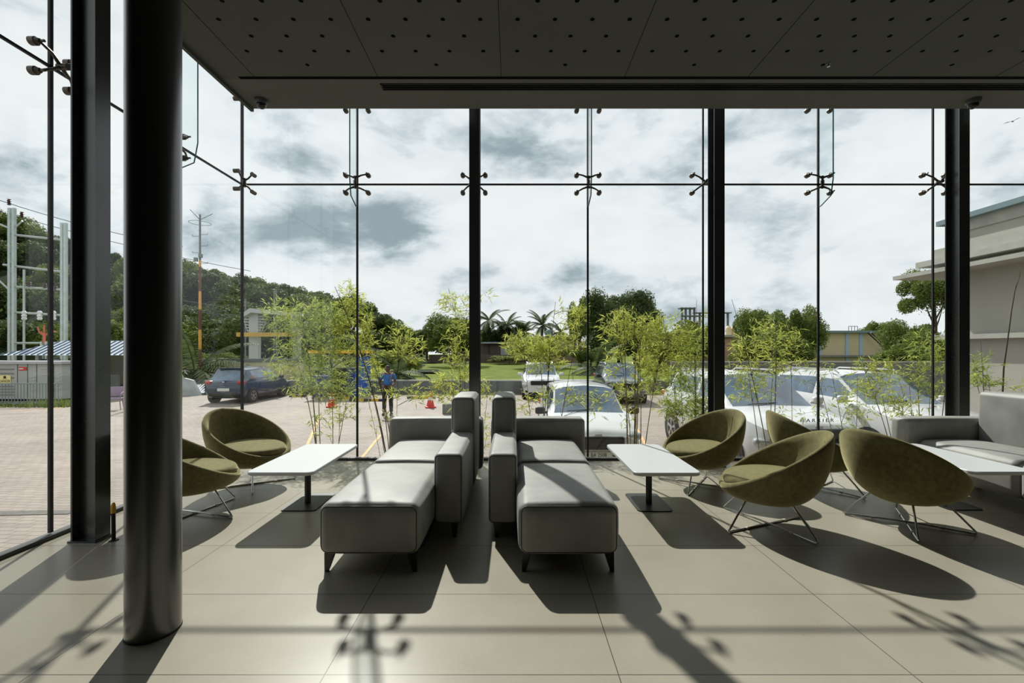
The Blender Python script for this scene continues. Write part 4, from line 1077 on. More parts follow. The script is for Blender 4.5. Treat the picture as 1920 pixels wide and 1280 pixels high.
stop(690, 752, 1.6, 0, 'dark wheel stop left of the guard')
stop(790, 747, 1.3, 0, 'dark wheel stop behind the second traffic cone')
m_line = mat('faded yellow road paint', C(205, 168, 118), 0.8, nscale=2.2, namt=0.25)
def line(p0, p1, label, w_=.07):
    a, b = ground(*p0), ground(*p1); d = (b - a); L_ = d.length
    t = MB().box((0, 0, .004), (L_, w_, .006)).build('parking_line', m_line, None, smooth=False)
    t.location = (a + b) / 2; t.rotation_euler = (0, 0, math.atan2(d.y, d.x))
    tag(t, label, 'road marking', 'painted parking lines', 'structure')
line((640, 905), (714, 815), 'faded yellow parking line left of the sofas')
line((545, 905), (600, 780), 'faded yellow parking line behind the left table')
line((1225, 860), (1178, 775), 'faded yellow parking line beside the white hatchback')
line((20, 770), (120, 764), 'faded orange road line at far left', .14)
m_drain = mat('drain grate', (0.10, 0.085, 0.07, 1), 0.7, nscale=9, namt=0.3)
p = ground(78, 962); t = tag(MB().box((0, 0, .004), (1.4, .16, .008)).build('drain_cover', m_drain, None, smooth=False), 'long drain cover in the paving outside the left glass', 'drain')
t.location = p + Vector((-.3, 0, 0)); t.rotation_euler = (0, 0, .06)

# guard
m_skin = mat('brown skin', (0.10, 0.05, 0.03, 1), 0.55, nscale=12, namt=0.08)
m_shirt = mat('blue uniform shirt', C(50, 105, 165), 0.8, nscale=9, namt=0.12)
m_trous = mat('dark uniform trousers', (0.018, 0.019, 0.022, 1), 0.8, nscale=9, namt=0.15)
m_hair = mat('black hair', (0.008, 0.007, 0.006, 1), 0.6, nscale=30, namt=0.2)
m_belt = mat('orange shoulder cord', C(215, 110, 50), 0.6, nscale=20, namt=0.1)
def skin_obj(name, pts, edges, m, parent, sub=2, root=0):
    me = bpy.data.meshes.new(name); me.from_pydata([p[:3] for p in pts], edges, [])
    o = bpy.data.objects.new(name, me); col.objects.link(o); me.materials.append(m)
    sk = o.modifiers.new('skin', 'SKIN'); sk.use_smooth_shade = True
    if not me.skin_vertices: me.attributes  # layer is made by the modifier
    lay = me.skin_vertices[0].data if len(me.skin_vertices) else None
    if lay is None:
        bm = bmesh.new(); bm.from_mesh(me); bm.verts.layers.skin.verify(); bm.to_mesh(me); bm.free(); lay = me.skin_vertices[0].data
    for i, p in enumerate(pts):
        r = p[3]; lay[i].radius = r if isinstance(r, tuple) else (r, r); lay[i].use_root = (i == root)
    s_ = o.modifiers.new('sub', 'SUBSURF'); s_.levels = sub; s_.render_levels = sub
    dg = bpy.context.evaluated_depsgraph_get(); dg.update()
    me2 = bpy.data.meshes.new_from_object(o.evaluated_get(dg))
    me2.name = name; o.modifiers.clear(); o.data = me2; o.parent = parent
    me2.polygons.foreach_set('use_smooth', [True] * len(me2.polygons))
    return o
gp = ground(727, 778)
t = thing('person', 'person in blue uniform shirt and dark trousers standing in the car park', 'person', gp, 0.10)
H_ = 1.70
body = [(0, 0, .95, (.15, .10)), (0, -.005, 1.12, (.135, .095)), (0, 0, 1.30, (.165, .105)), (0, .005, 1.42, (.12, .08)), (0, 0, 1.50, (.055, .055)), (0, -.02, 1.575, (.075, .085)), (0, -.015, 1.64, (.075, .09)), (0, 0, 1.685, (.05, .06)),
        (.10, 0, .90, .095), (.11, -.02, .50, .062), (.12, .0, .10, .042), (.125, -.10, .045, .04), (.13, -.18, .04, .03),
        (-.10, 0, .90, .095), (-.11, -.01, .50, .062), (-.125, .02, .10, .042), (-.135, -.08, .045, .04), (-.145, -.16, .04, .03),
        (.20, .01, 1.40, .062), (.26, .02, 1.13, .045), (.17, -.15, 1.02, .036), (.11, -.20, 1.0, .032),
        (-.20, .01, 1.40, .062), (-.27, .03, 1.13, .045), (-.19, -.14, 1.0, .036), (-.10, -.20, .985, .032)]
E = [(0, 1), (1, 2), (2, 3), (3, 4), (4, 5), (5, 6), (6, 7), (0, 8), (8, 9), (9, 10), (10, 11), (11, 12), (0, 13), (13, 14), (14, 15), (15, 16), (16, 17), (3, 18), (18, 19), (19, 20), (20, 21), (3, 22), (22, 23), (23, 24), (24, 25)]
for (w_, s_) in ((21, -1), (25, 1)):
    bx, by, bz = body[w_][:3]
    for k in range(4):
        i0 = len(body); oz = (k - 1.5) * .019
        body.append((bx + s_ * .035, by - .02, bz + oz, .0095)); body.append((bx + s_ * .065, by - .01 - .005 * k, bz + oz * 1.1 - .008, .008)); body.append((bx + s_ * (.082 + .004 * (k in (1, 2))), by + .012, bz + oz - .012, .007))
        E += [(w_, i0), (i0, i0 + 1), (i0 + 1, i0 + 2)]
    i0 = len(body); body.append((bx + s_ * .012, by - .03, bz + .038, .011)); body.append((bx + s_ * .035, by - .045, bz + .055, .009)); E += [(w_, i0), (i0, i0 + 1)]
bo = skin_obj('body', body, E, m_skin, t)
sh = [(0, 0, .98, (.165, .115)), (0, -.005, 1.12, (.15, .11)), (0, 0, 1.30, (.18, .12)), (0, .005, 1.41, (.135, .092)), (0, .003, 1.46, (.08, .07)), (.205, .01, 1.39, .075), (.245, .018, 1.22, .066), (-.205, .01, 1.39, .075), (-.25, .022, 1.22, .066)]
skin_obj('shirt', sh, [(0, 1), (1, 2), (2, 3), (3, 4), (3, 5), (5, 6), (3, 7), (7, 8)], m_shirt, t)
tr = [(0, 0, .96, (.16, .115)), (.10, 0, .86, .105), (.112, -.02, .50, .082), (.122, .0, .08, .066), (-.10, 0, .86, .105), (-.112, -.01, .50, .082), (-.127, .02, .08, .066)]
skin_obj('trousers', tr, [(0, 1), (1, 2), (2, 3), (0, 4), (4, 5), (5, 6)], m_trous, t)
for s_, dy in ((1, 0), (-1, .02)):
    MB().rbox((s_ * .130, -.07 + dy, .042), (.095, .27, .084), .04, 3, 2).build('shoe', m_black, t)
MB().lathe([(.083, 0), (.092, .035), (.088, .075), (.06, .105), (.02, .115)], (0, .008, 1.605), 20, Matrix.Rotation(-.25, 3, 'X'), sx=.92, sy=1.12).build('hair', m_hair, t)
fc = MB()
for s_ in (-1, 1): fc.lathe([(.002, -.008), (.011, -.004), (.011, .004), (.002, .008)], (s_ * .03, -.094, 1.615), 8)
fc.build('eyes', m_hair, t)
ns = MB(); ns.rbox((0, -.106, 1.585), (.028, .04, .045), .012, 2, 1)
for s_ in (-1, 1): ns.rbox((s_ * .083, .0, 1.60), (.02, .045, .06), .009, 2, 1)
ns.build('nose_and_ears', m_skin, t)
MB().rbox((0, -.098, 1.545), (.05, .02, .012), .005, 2, 1).build('mouth', mat('lips', (0.12, 0.04, 0.035, 1), .5, nscale=9, namt=.05), t)
MB().tube([(.17, .02, 1.485), (.15, -.10, 1.42), (.13, -.135, 1.30), (.10, -.13, 1.16)], .009, 6).build('shoulder_cord', m_belt, t)
MB().lathe([(.17, 0), (.172, .045)], (0, 0, .975), 20, sy=.72).build('belt', m_black, t)

# mast with red and yellow bands
m_mast = mat('mast grey', C(120, 125, 128), 0.5, metal=.4, nscale=4, namt=.1)
m_mred = mat('mast red brown band', C(105, 58, 45), 0.6, nscale=4, namt=.15)
m_myel = mat('mast yellow band', C(214, 158, 70), 0.6, nscale=4, namt=.1)
Y = 24.6; b0 = at(375, 715, Y); b0.z = -.5
t = thing('antenna_mast', 'tall slim banded antenna mast behind the wall at left', 'mast', b0, 0)
def mz(py): return CAMZ + (HZ - py) / F * Y - b0.z
MB().cyl((0, 0, 0), (0, 0, mz(712)), .10, n=12).build('foot', m_mred, t)
bands = [(714, 687, m_myel), (687, 655, m_mred), (655, 618, m_myel), (618, 580, m_mred), (580, 546, m_myel), (546, 500, m_mred), (500, 488, m_myel), (488, 402, m_mast)]
for k, (a, b, m_) in enumerate(bands):
    r0 = lerp(.085, .05, k / 8); MB().cyl((0, 0, mz(a)), (0, 0, mz(b)), r0, r0 - .004, n=12).build('band' if m_ is not m_mast else 'tip_section', m_, t)
for k, (py, sd) in enumerate(((440, 1), (443, -1), (461, 1), (474, -1), (494, 1), (580, -1), (627, 1), (645, -1))):
    MB().tube([(0, 0, mz(py)), (sd * .42, 0, mz(py) + .01), (sd * .42, 0, mz(py) + .10)], .013, 6).build('step_arm', m_mast, t)
for k in range(3):
    a = k * 2.1 + .3
    MB().tube([(0, 0, mz(412)), (math.cos(a) * .6, math.sin(a) * .6, mz(399))], .016, 6).build('whip_antenna', m_mast, t)
MB().tube([(.52 * math.cos(2 * PI * k / 24), .52 * math.sin(2 * PI * k / 24), mz(418)) for k in range(24)], .012, 6, True).build('ring', m_mast, t)
for dx, py in ((.10, 480), (-.16, 487)):
    MB().rbox((dx, -.10, mz(py)), (.20, .10, .22), .02, 2, 1).build('flood_lamp', m_mast, t)

# white portal frame with slatted brackets
m_port = mat('white painted steel', (0.45, 0.46, 0.46, 1), 0.5, nscale=2, namt=.06)
Y = 30.0
p0 = at(478, 690, Y); p0.z = -.5
t = thing('portal_frame', 'white portal frame with slatted brackets behind the blue car', 'frame', p0, 0)
def pz(py): return CAMZ + (HZ - py) / F * Y - p0.z
def pxx(px): return (px - CX) / F * Y - p0.x
for px, w_ in ((478, .62), (557, .42)):
    MB().box((pxx(px), 0, pz(585) / 2), (w_, .35, pz(585))).build('column', m_port, t, smooth=False)
MB().prism([(pxx(462), pz(590)), (pxx(478), pz(579)), (pxx(560), pz(588)), (pxx(566), pz(594)), (pxx(480), pz(587)), (pxx(466), pz(595))], -.6, .6, 'y').build('canopy', m_port, t, smooth=False)
for cx_ in (478, 557):
    for sd in (-1, 1):
        mb = MB()
        for k in range(9):
            py = lerp(588, 630, k / 8); wd = lerp(24, 9, k / 8)
            x0 = pxx(cx_ + sd * 8); x1 = pxx(cx_ + sd * wd)
            mb.box(((x0 + x1) / 2, 0, pz(py)), (abs(x1 - x0) + .03, .3, .06))
        mb.tube([(pxx(cx_ + sd * 25), 0, pz(587)), (pxx(cx_ + sd * 9), 0, pz(634))], .03, 6)
        mb.build('slatted_bracket', m_port, t, smooth=False)
for px in (514, 518, 460):
    q = at(px, 690, 33); q.z = -.5
    tag(MB().cyl(q, (q.x, q.y, CAMZ + (HZ - (560 if px < 500 else 545)) / F * 33), .045, n=8).build('utility_pole', m_mast), {514: 'thin grey pole right of the white portal, left of a pair', 518: 'thin grey pole right of the white portal, right of a pair', 460: 'thin grey pole left of the white portal frame'}[px], 'pole')
m_oryel = mat('ochre beam', C(196, 160, 70), .6, nscale=3, namt=.1)
q = at(500, 627, 29.5)
tag(MB().box(q, (3.9, .2, .28)).build('ochre_beam', m_oryel, None, smooth=False), 'ochre horizontal beam crossing behind the white portal', 'beam', kind='thing')
# cream bank wall with dark coping
q = at(430, 690, 26)
t = thing('bank_wall', 'cream retaining wall with grey coping behind the blue car', 'wall', (q.x, 26, -.5), 0)
hx = 4.4
MB().span((-hx, -.1, 0), (hx, .1, CAMZ + (HZ - 678) / F * 26 + .5)).build('wall_panel', mat('cream render', C(196, 186, 150), .85, nscale=2, namt=.1), t, smooth=False)
MB().span((-hx, -.16, CAMZ + (HZ - 678) / F * 26 + .5), (hx, .16, CAMZ + (HZ - 672) / F * 26 + .5)).build('coping', m_bwall, t, smooth=False)

# blue kiosk with yellow fascia
m_kblue = mat('royal blue panel', C(25, 52, 120), .45, nscale=2, namt=.12)
m_kblue2 = mat('mid blue panel', C(45, 90, 170), .45, nscale=2, namt=.12)
Y = 21.9; q = at(640, 745, Y)
t = thing('blue_kiosk', 'open blue kiosk with flat yellow fascia behind the bamboo', 'kiosk', (q.x, Y, GZ), 0)
def kz(py): return CAMZ + (HZ - py) / F * Y - GZ
def kx(px): return (px - CX) / F * Y - q.x
MB().span((kx(586), -.5, kz(662)), (kx(690), .8, kz(656))).build('fascia', mat('yellow fascia', C(240, 180, 20), .5, nscale=3, namt=.06), t, smooth=False)
MB().span((kx(590), -.4, kz(668)), (kx(688), .75, kz(662))).build('soffit', m_plast, t, smooth=False)
MB().span((kx(670), -.35, 0), (kx(687), .6, kz(662))).build('right_pillar', m_kblue2, t, smooth=False)
MB().span((kx(592), -.35, 0), (kx(624), .2, kz(704))).build('counter', m_kblue, t, smooth=False)
MB().span((kx(592), .5, 0), (kx(672), .6, kz(690))).build('back_panel', m_kblue, t, smooth=False)
MB().span((kx(654), -.3, kz(745)), (kx(670), .3, kz(690))).build('side_panel', m_kblue, t, smooth=False)
MB().rbox((kx(636), -.1, kz(680)), (.55, .45, .42), .05, 2, 1).build('pump_head', m_port, t)
MB().span((kx(622), -.2, kz(705)), (kx(650), .2, kz(690))).build('dark_bay', m_plast, t, smooth=False)
q = at(533, 714, 22.8)
s_ = tag(MB().box((0, 0, 0), (.52, .03, .13)).build('wall_sign', m_wht, None, smooth=False), 'small white and red sign on the wall right of blue car', 'sign'); s_.location = q + Vector((0, -.03, .02))
MB().box((-.02, -.02, 0), (.34, .01, .05)).build('red_stripe', m_cone, s_, smooth=False); MB().box((.23, -.02, 0), (.06, .012, .13)).build('orange_end', m_orange, s_, smooth=False)

# planter block beside the left sofa
q = ground(842, 775); tag(MB().rbox((q.x, q.y, GZ + .18), (.42, .42, .36), .03, 2, 1).build('concrete_block', m_bwall), 'grey concrete block on the paving left of the left sofa back', 'block')

# ------------------------------------------------------------------ substation, hut and fence at far left
m_galv = mat('galvanised steel', C(178, 188, 184), .45, metal=.4, nscale=4, namt=.1)
m_ins = mat('insulator brown', C(70, 45, 40), .3, nscale=8, namt=.1)
m_cab = mat('grey cabinet', C(170, 172, 165), .6, nscale=2, namt=.06)
m_louv = mat('louvre grey', C(120, 122, 118), .6, nscale=4, namt=.1)  # plain mid grey of the left louvres
m_sign = mat('pale yellow sign', C(235, 222, 150), .5, nscale=5, namt=.04)
Y = 24.0
q = at(24, 690, Y)
t = thing('substation_gantry', 'tall galvanised substation gantry at the far left', 'gantry', (q.x, Y, GZ), 0)
def gz_(py): return CAMZ + (HZ - py) / F * Y - GZ
def gx_(px): return (px - CX) / F * Y - q.x
for px in (18.5, 26.5, 117, 123):
    MB().box((gx_(px), 0, gz_(390 if px < 60 else 418) / 2), (.13, .13, gz_(390 if px < 60 else 418))).build('post', m_galv, t, smooth=False)
for c_ in ((18.5, 26.5), (117, 123)):
    mb = MB()
    for k in range(16):
        py = lerp(400 if c_[0] < 60 else 430, 680, k / 15); mb.box((gx_(sum(c_) / 2), 0, gz_(py)), (gx_(c_[1]) - gx_(c_[0]), .05, .05))
    mb.build('lacing', m_galv, t, smooth=False)
for py, x0, x1, dy in ((440, 26, 122, 10), (496, 6, 122, 14), (537, 20, 122, 6), (585, 22, 124, 6), (643, 24, 124, 0)):
    MB().tube([(gx_(x0), 0, gz_(py)), (gx_(x1), .0, gz_(py + dy))], .06, 4).build('crossbeam', m_galv, t, smooth=False)
MB().tube([(gx_(-6), 0, gz_(418)), (gx_(18), 0, gz_(428))], .05, 4).build('brace', m_galv, t, smooth=False)
MB().tube([(gx_(26), 0, gz_(428)), (gx_(42), 0, gz_(414))], .05, 4).build('brace', m_galv, t, smooth=False)
MB().tube([(gx_(-8), 0, gz_(520)), (gx_(16), 0, gz_(542))], .05, 4).build('brace', m_galv, t, smooth=False)
for px, py in ((17, 384), (41, 408), (55, 537), (84, 540), (104, 545)):
    MB().lathe([(.09, 0), (.05, .06), (.10, .10), (.05, .16), (.10, .2), (.05, .26), (.08, .3)], (gx_(px), 0, gz_(py)), 12).build('insulator', m_ins, t)
for px in (49, 78, 104):
    MB().lathe([(.08, 0), (.12, .08), (.08, .14), (.12, .22), (.08, .3), (.12, .4), (.06, .5)], (gx_(px), -.1, gz_(600)), 12).build('white_insulator', m_wht, t)
MB().cyl((gx_(45), 0, 0), (gx_(45), 0, gz_(505)), .05, n=8).build('thin_post', m_galv, t)
m_copper = mat('copper red fitting', C(190, 100, 80), .5, nscale=8, namt=.1)
q2 = at(83, 690, 23)
t = thing('copper_terminal', 'copper red cable terminal on grey posts, in front of the gantry', 'cable terminal', (q2.x, 23, GZ), 0)
hz = CAMZ + (HZ - 640) / F * 23 - GZ
MB().box((-.12, 0, hz / 2), (.10, .1, hz)).build('post', m_galv, t, smooth=False); MB().box((.12, 0, hz / 2), (.10, .1, hz)).build('post', m_galv, t, smooth=False)
mb = MB(); mb.tube([(0, 0, hz - .1), (0, 0, hz + .45)], .06, 8)
for a, e_ in ((-.35, .75), (0, .85), (.35, .75), (.55, .55), (-.2, .5)): mb.tube([(0, 0, hz + .3), (a * .7, 0, hz + .45), (a, 0, hz + e_)], .035, 6)
mb.build('fitting', m_copper, t)
# transformer cabinet
Y = 19.6; q = at(20, 760, Y)
t = thing('transformer_cabinet', 'long grey transformer cabinet with danger sign behind the fence', 'cabinet', (q.x, Y, GZ), 0)
hz = CAMZ + (HZ - 682) / F * Y - GZ
x0, x1 = -2.2, (116 - CX) / F * Y - q.x
MB().span((x0, 0, .1), (x1, 1.4, hz)).build('housing', m_cab, t, smooth=False)
MB().span((x0 - .08, -.1, hz), (x1 + .08, 1.5, hz + .12)).build('roof_plate', m_port, t, smooth=False)
def cxp(px): return (px - CX) / F * Y - q.x
def czp(py): return CAMZ + (HZ - py) / F * Y - GZ
for px in (33, 52, 69, 101):
    MB().span((cxp(px) - .012, -.008, .15), (cxp(px) + .012, 0, hz)).build('door_gap', m_plast, t, smooth=False)
for (a, b, ya, yb, nn) in ((0, 26, 692, 708, 3), (58, 66, 706, 730, 5), (106, 113, 700, 728, 5), (0, 28, 724, 740, 4), (76, 93, 690, 702, 2)):
    for k in range(nn):
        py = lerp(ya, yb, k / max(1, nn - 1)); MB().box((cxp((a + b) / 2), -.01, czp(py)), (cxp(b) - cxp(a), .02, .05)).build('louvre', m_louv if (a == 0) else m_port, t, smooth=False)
sg = MB().box((cxp(10.5), -.02, czp(711)), (cxp(21.5) - cxp(0), .02, .36)).build('danger_sign', m_sign, t, smooth=False)
text_mesh('DANGER', .135, .002, 'sign_lettering', m_ink, sg, Matrix.Translation((cxp(10.5), -.033, czp(714.5))) @ FRONT @ Matrix.Diagonal((.86, 1.15, 1, 1)))
sk = MB(); sk.lathe([(.05, -.006), (.05, .006)], (cxp(10.5), -.033, czp(706.3)), 14, Matrix.Rotation(PI / 2, 3, 'X'))
sk.box((cxp(10.5), -.033, czp(707.6)), (.05, .012, .05))
for a in (-.5, .5): sk.box((cxp(10.5), -.033, czp(708.6)), (.16, .010, .018), Matrix.Rotation(a, 3, 'Y'))
sk.build('skull_symbol', m_ink, sg, smooth=False)
ls = MB().box((cxp(43), -.015, czp(691)), (.34, .02, .15)).build('red_label', m_cone, t, smooth=False)
MB().box((cxp(41), -.03, czp(691)), (.2, .01, .05)).build('white_stripe', m_wht, ls, smooth=False)
# fence
Y = 17.9; q = at(52, 762, Y)
t = thing('steel_fence', 'low grey steel bar fence before the transformer cabinet', 'fence', (q.x, Y, GZ), 0)
x0, x1 = -1.9, (114 - CX) / F * Y - q.x; hz = CAMZ + (HZ - 718) / F * Y - GZ
m_fence = mat('fence grey', C(120, 135, 132), .5, nscale=5, namt=.1)
MB().box(((x0 + x1) / 2, 0, hz - .02), (x1 - x0, .04, .045)).build('top_rail', m_fence, t, smooth=False); MB().box(((x0 + x1) / 2, 0, .10), (x1 - x0, .04, .04)).build('bottom_rail', m_fence, t, smooth=False)
x = x0
while x <= x1:
    MB().cyl((x, 0, .0), (x, 0, hz), .014, n=6).build('bar', m_fence, t); x += .125
gr = MB(); RG = random.Random(4)
for k in range(900):
    x, y = RG.uniform(x0 - .5, x1 + .6), RG.uniform(-.5, .5); h = RG.uniform(.08, .30) * (1.3 if x > .3 else .7); a = RG.uniform(0, PI)
    dx, dy = math.cos(a) * .02, math.sin(a) * .02
    gr.add([(x - dx, y - dy, 0), (x + dx, y + dy, 0), (x + RG.uniform(-.1, .1), y + RG.uniform(-.1, .1), h)], [(0, 1, 2)])
g_ = tag(gr.build('grass_strip', m_leaf_mid, None, smooth=False, fix=False), 'rough grass along the foot of the steel fence', 'grass', kind='stuff'); g_.location = t.location
# hut with striped metal roof
Y = 22.3; q = at(165, 760, Y)
t = thing('guard_hut', 'small guard hut with blue white ribbed roof behind the columns', 'hut', (q.x, Y, GZ), 0)
def hx_(px): return (px - CX) / F * Y - q.x
def hz_(py): return CAMZ + (HZ - py) / F * Y - GZ
m_roofb = mat('white ribbed sheet', C(215, 222, 226), .4, nscale=3, namt=.05); m_roofr = mat('blue roof rib', C(70, 95, 130), .5, nscale=3, namt=.1)
x0, x1 = hx_(64), hx_(288); zc = hz_(665); zr = hz_(639)
MB().add([(x0, -1.5, zc), (x1, -1.5, zc), (x1 - .6, -.1, zr), (x0 + 1.6, -.1, zr), (x1, 1.2, zc), (x0, 1.2, zc)], [(0, 1, 2, 3), (2, 4, 5, 3), (0, 3, 5), (1, 4, 2), (0, 5, 4, 1)]).build('roof', m_roofb, t, smooth=False)
rb = MB()
for k in range(22):
    x = lerp(x0 + .1, x1 - .1, k / 21); u = min(1, (x - x0) / 1.6, (x1 - x) / .6)
    rb.tube([(x, -1.5, zc + .02), (x, lerp(-1.5, -.1, u), lerp(zc, zr, u) + .02)], .035, 4)
rb.build('roof_ribs', m_roofr, t, smooth=False)
for x in (hx_(116), hx_(276)):
    MB().box((x, -1.1, zc / 2), (.16, .16, zc)).build('post', m_cab, t, smooth=False)
MB().span((hx_(113), -1.0, 0), (hx_(255), -.9, hz_(700))).build('wall_panel', m_bwall, t, smooth=False)
MB().span((hx_(116), .9, 0), (hx_(255), 1.0, zc)).build('rear_wall', m_conc, t, smooth=False)
MB().span((hx_(118), -1.0, hz_(700)), (hx_(150), -.96, hz_(672))).build('window_pane', m_cglass, t, smooth=False)
# plastic chair by the hut
q = ground(215, 768); t = thing('plastic_chair', 'mauve plastic chair outside the guard hut', 'chair', q, .5)
m_mauve = mat('mauve plastic', C(150, 130, 150), .45, nscale=5, namt=.06)
MB().rbox((0, 0, .43), (.44, .42, .03), .012, 2, 2).build('seat', m_mauve, t)
MB().rbox((0, .21, .68), (.44, .03, .36), .012, 2, 2, M=Matrix.Rotation(-.15, 3, 'X')).build('backrest', m_mauve, t)
for sx in (-1, 1):
    for sy in (-1, 1): MB().cyl((sx * .18, sy * .17, .42), (sx * .22, sy * .20, 0), .018, .014, n=8).build('leg', m_mauve, t)
    MB().tube([(sx * .21, .2, .66), (sx * .24, -.05, .64), (sx * .22, -.18, .60), (sx * .2, -.18, .43)], .018, 6).build('armrest', m_mauve, t)
q = at(348, 735, 22.2); 
m_pipe_ = mat('grey sheet', C(165, 172, 172), .5, nscale=3, namt=.1)
tag(MB().add([(q.x - .5, 22, GZ), (q.x + .8, 22, GZ), (q.x + .45, 22.1, GZ + .75), (q.x - .5, 22.1, GZ + 1.0), (q.x - .5, 22.25, GZ), (q.x + .8, 22.25, GZ), (q.x + .45, 22.2, GZ + .75), (q.x - .5, 22.2, GZ + 1.0)], [(0, 1, 2, 3), (7, 6, 5, 4), (0, 4, 5, 1), (1, 5, 6, 2), (2, 6, 7, 3), (3, 7, 4, 0)]).build('sheet_pile', m_pipe_, None, smooth=False), 'pale folded sheeting leaning on the wall behind the round column', 'sheet')

# overhead wires
m_wire = mat('wire', C(90, 95, 98), .6, nscale=3, namt=.05)
for k, (a, b, Ya, Yb, lab) in enumerate((((-40, 362), (343, 462), 24, 24, 'thin overhead wire from the gantry top'), ((-40, 385), (470, 508), 24.2, 30, 'second thin overhead wire under the top one'), ((300, 556), (640, 592), 30, 34, 'thin wire crossing before the wooded slope'), ((330, 575), (470, 588), 30, 32, 'thin lower wire by the white portal'))):
    A, B = at(*a, Ya), at(*b, Yb); pts = [A.lerp(B, u / 10) - Vector((0, 0, .25 * 4 * (u / 10) * (1 - u / 10))) for u in range(11)]
    tag(MB().tube(pts, .018, 4).build('overhead_wire', m_wire), lab, 'wire')

# ------------------------------------------------------------------ houses beyond the field
m_brown = mat('brown field wall', C(92, 78, 72), .85, nscale=1, namt=.15)
Y = 60
q = at(930, 684, Y); t = thing('field_wall', 'low brown block wall along the far side of field', 'wall', (q.x, Y, -.7), 0)
w_ = 9; hz = CAMZ + (HZ - 665) / F * Y + .7
MB().span((-w_, -.1, 0), (w_, .1, hz)).build('wall_panel', m_brown, t, smooth=False)
for k in range(8): MB().span((-w_ + 2.4 * k, -.2, 0), (-w_ + 2.4 * k + .3, -.1, hz)).build('pier', m_brown, t, smooth=False)
def house(px0, px1, ytop, Y, wall_m, label, depth=6, roof_m=None, windows=(), over=.5, flat=True, ybot=690, name='house'):
    a, b = (px0 - CX) / F * Y, (px1 - CX) / F * Y
    t = thing(name, label, 'house', ((a + b) / 2, Y, -.7), 0)
    hw = (b - a) / 2; h = CAMZ + (HZ - ytop) / F * Y + .7
    MB().span((-hw, 0, 0), (hw, depth, h)).build('walls', wall_m, t, smooth=False)
    MB().span((-hw - over, -over, h), (hw + over, depth + over, h + .22)).build('roof', roof_m or m_conc2, t, smooth=False)
    for (wx, wy, ww, wh) in windows:
        x = (wx - CX) / F * Y - (a + b) / 2; z = CAMZ + (HZ - wy) / F * Y + .7
        wd, hh = ww / F * Y, wh / F * Y
        fr = MB().box((x, -.03, z), (wd, .06, hh)).build('window', m_port, t, smooth=False)
        MB().box((x, -.065, z), (wd * .82, .02, hh * .82)).build('pane', m_cglass, fr, smooth=False)
    return t, h, hw
m_beige = mat('beige wall', C(186, 172, 142), .85, nscale=.8, namt=.06)
m_pink = mat('pink plaster', C(178, 142, 126), .85, nscale=.8, namt=.08)
m_bluep = mat('pale blue pilaster', C(150, 170, 195), .7, nscale=2, namt=.05)
m_slate = mat('slate blue roof edge', C(105, 125, 130), .7, nscale=2, namt=.1)
t, h, hw = house(1522, 1664, 624, 46, m_beige, 'long beige flat roofed building with pale blue pilasters', 8, m_slate, over=.45)
for px in (1537, 1588, 1614, 1664):
    x = (px - CX) / F * 46 - t.location.x; MB().span((x - .17, -.06, 0), (x + .17, 0, h)).build('pilaster', m_bluep, t, smooth=False)
MB().span((-hw - .2, -.5, CAMZ + (HZ - 669) / F * 46 + .7), (hw + 2.2, 0, CAMZ + (HZ - 667) / F * 46 + .78)).build('walkway', m_bwall, t, smooth=False)
x0 = (1620 - CX) / F * 46 - t.location.x; x1 = (1668 - CX) / F * 46 - t.location.x
for dy in (-.5, -.9): MB().tube([(x0, dy, CAMZ + (HZ - 624) / F * 46 + .7), (x1, dy, CAMZ + (HZ - 668) / F * 46 + .7)], .07, 4).build('stair_stringer', m_plast, t, smooth=False)
rl = MB()
for k in range(4):
    x = (lerp(1605, 1622, k / 3) - CX) / F * 46 - t.location.x; rl.cyl((x, 1, h), (x, 1, h + .75), .03, n=6)
rl.tube([((1605 - CX) / F * 46 - t.location.x, 1, h + .75), ((1622 - CX) / F * 46 - t.location.x, 1, h + .75)], .03, 6); rl.build('roof_railing', m_mast, t, smooth=False)
t, h, hw = house(1281, 1385, 632, 44, m_pink, 'pink plastered house half hidden by shrubs and second post', 6, m_conc, windows=((1290, 645, 12, 16), (1328, 640, 12, 22)), over=.3)
MB().span((-hw, -1.2, h * .62), (hw * .2, 0, h * .62 + .15)).build('porch_roof', m_brown, t, smooth=False)
q = at(1362, 632, 45); m_tank = mat('cream water tank', C(222, 200, 160), .5, nscale=2, namt=.1)
for k, (px, lab) in enumerate(((1366, 'cream water tank on the pink house roof, left one'), (1377, 'cream water tank on the pink house roof, right one'))):
    p = at(px, 632, 44.7); hh = CAMZ + (HZ - 632) / F * 44 - .0
    t2 = thing('water_tank', lab, 'tank', (p.x, 44.7, hh + .225), 0, group='roof water tanks')
    MB().lathe([(.27, 0), (.29, .1), (.27, .2), (.29, .3), (.27, .45), (.29, .6), (.25, .8), (.12, .9)], n=16).build('tank', m_tank, t2); MB().lathe([(.12, .9), (.12, .96)], n=12).build('lid', m_tank, t2)
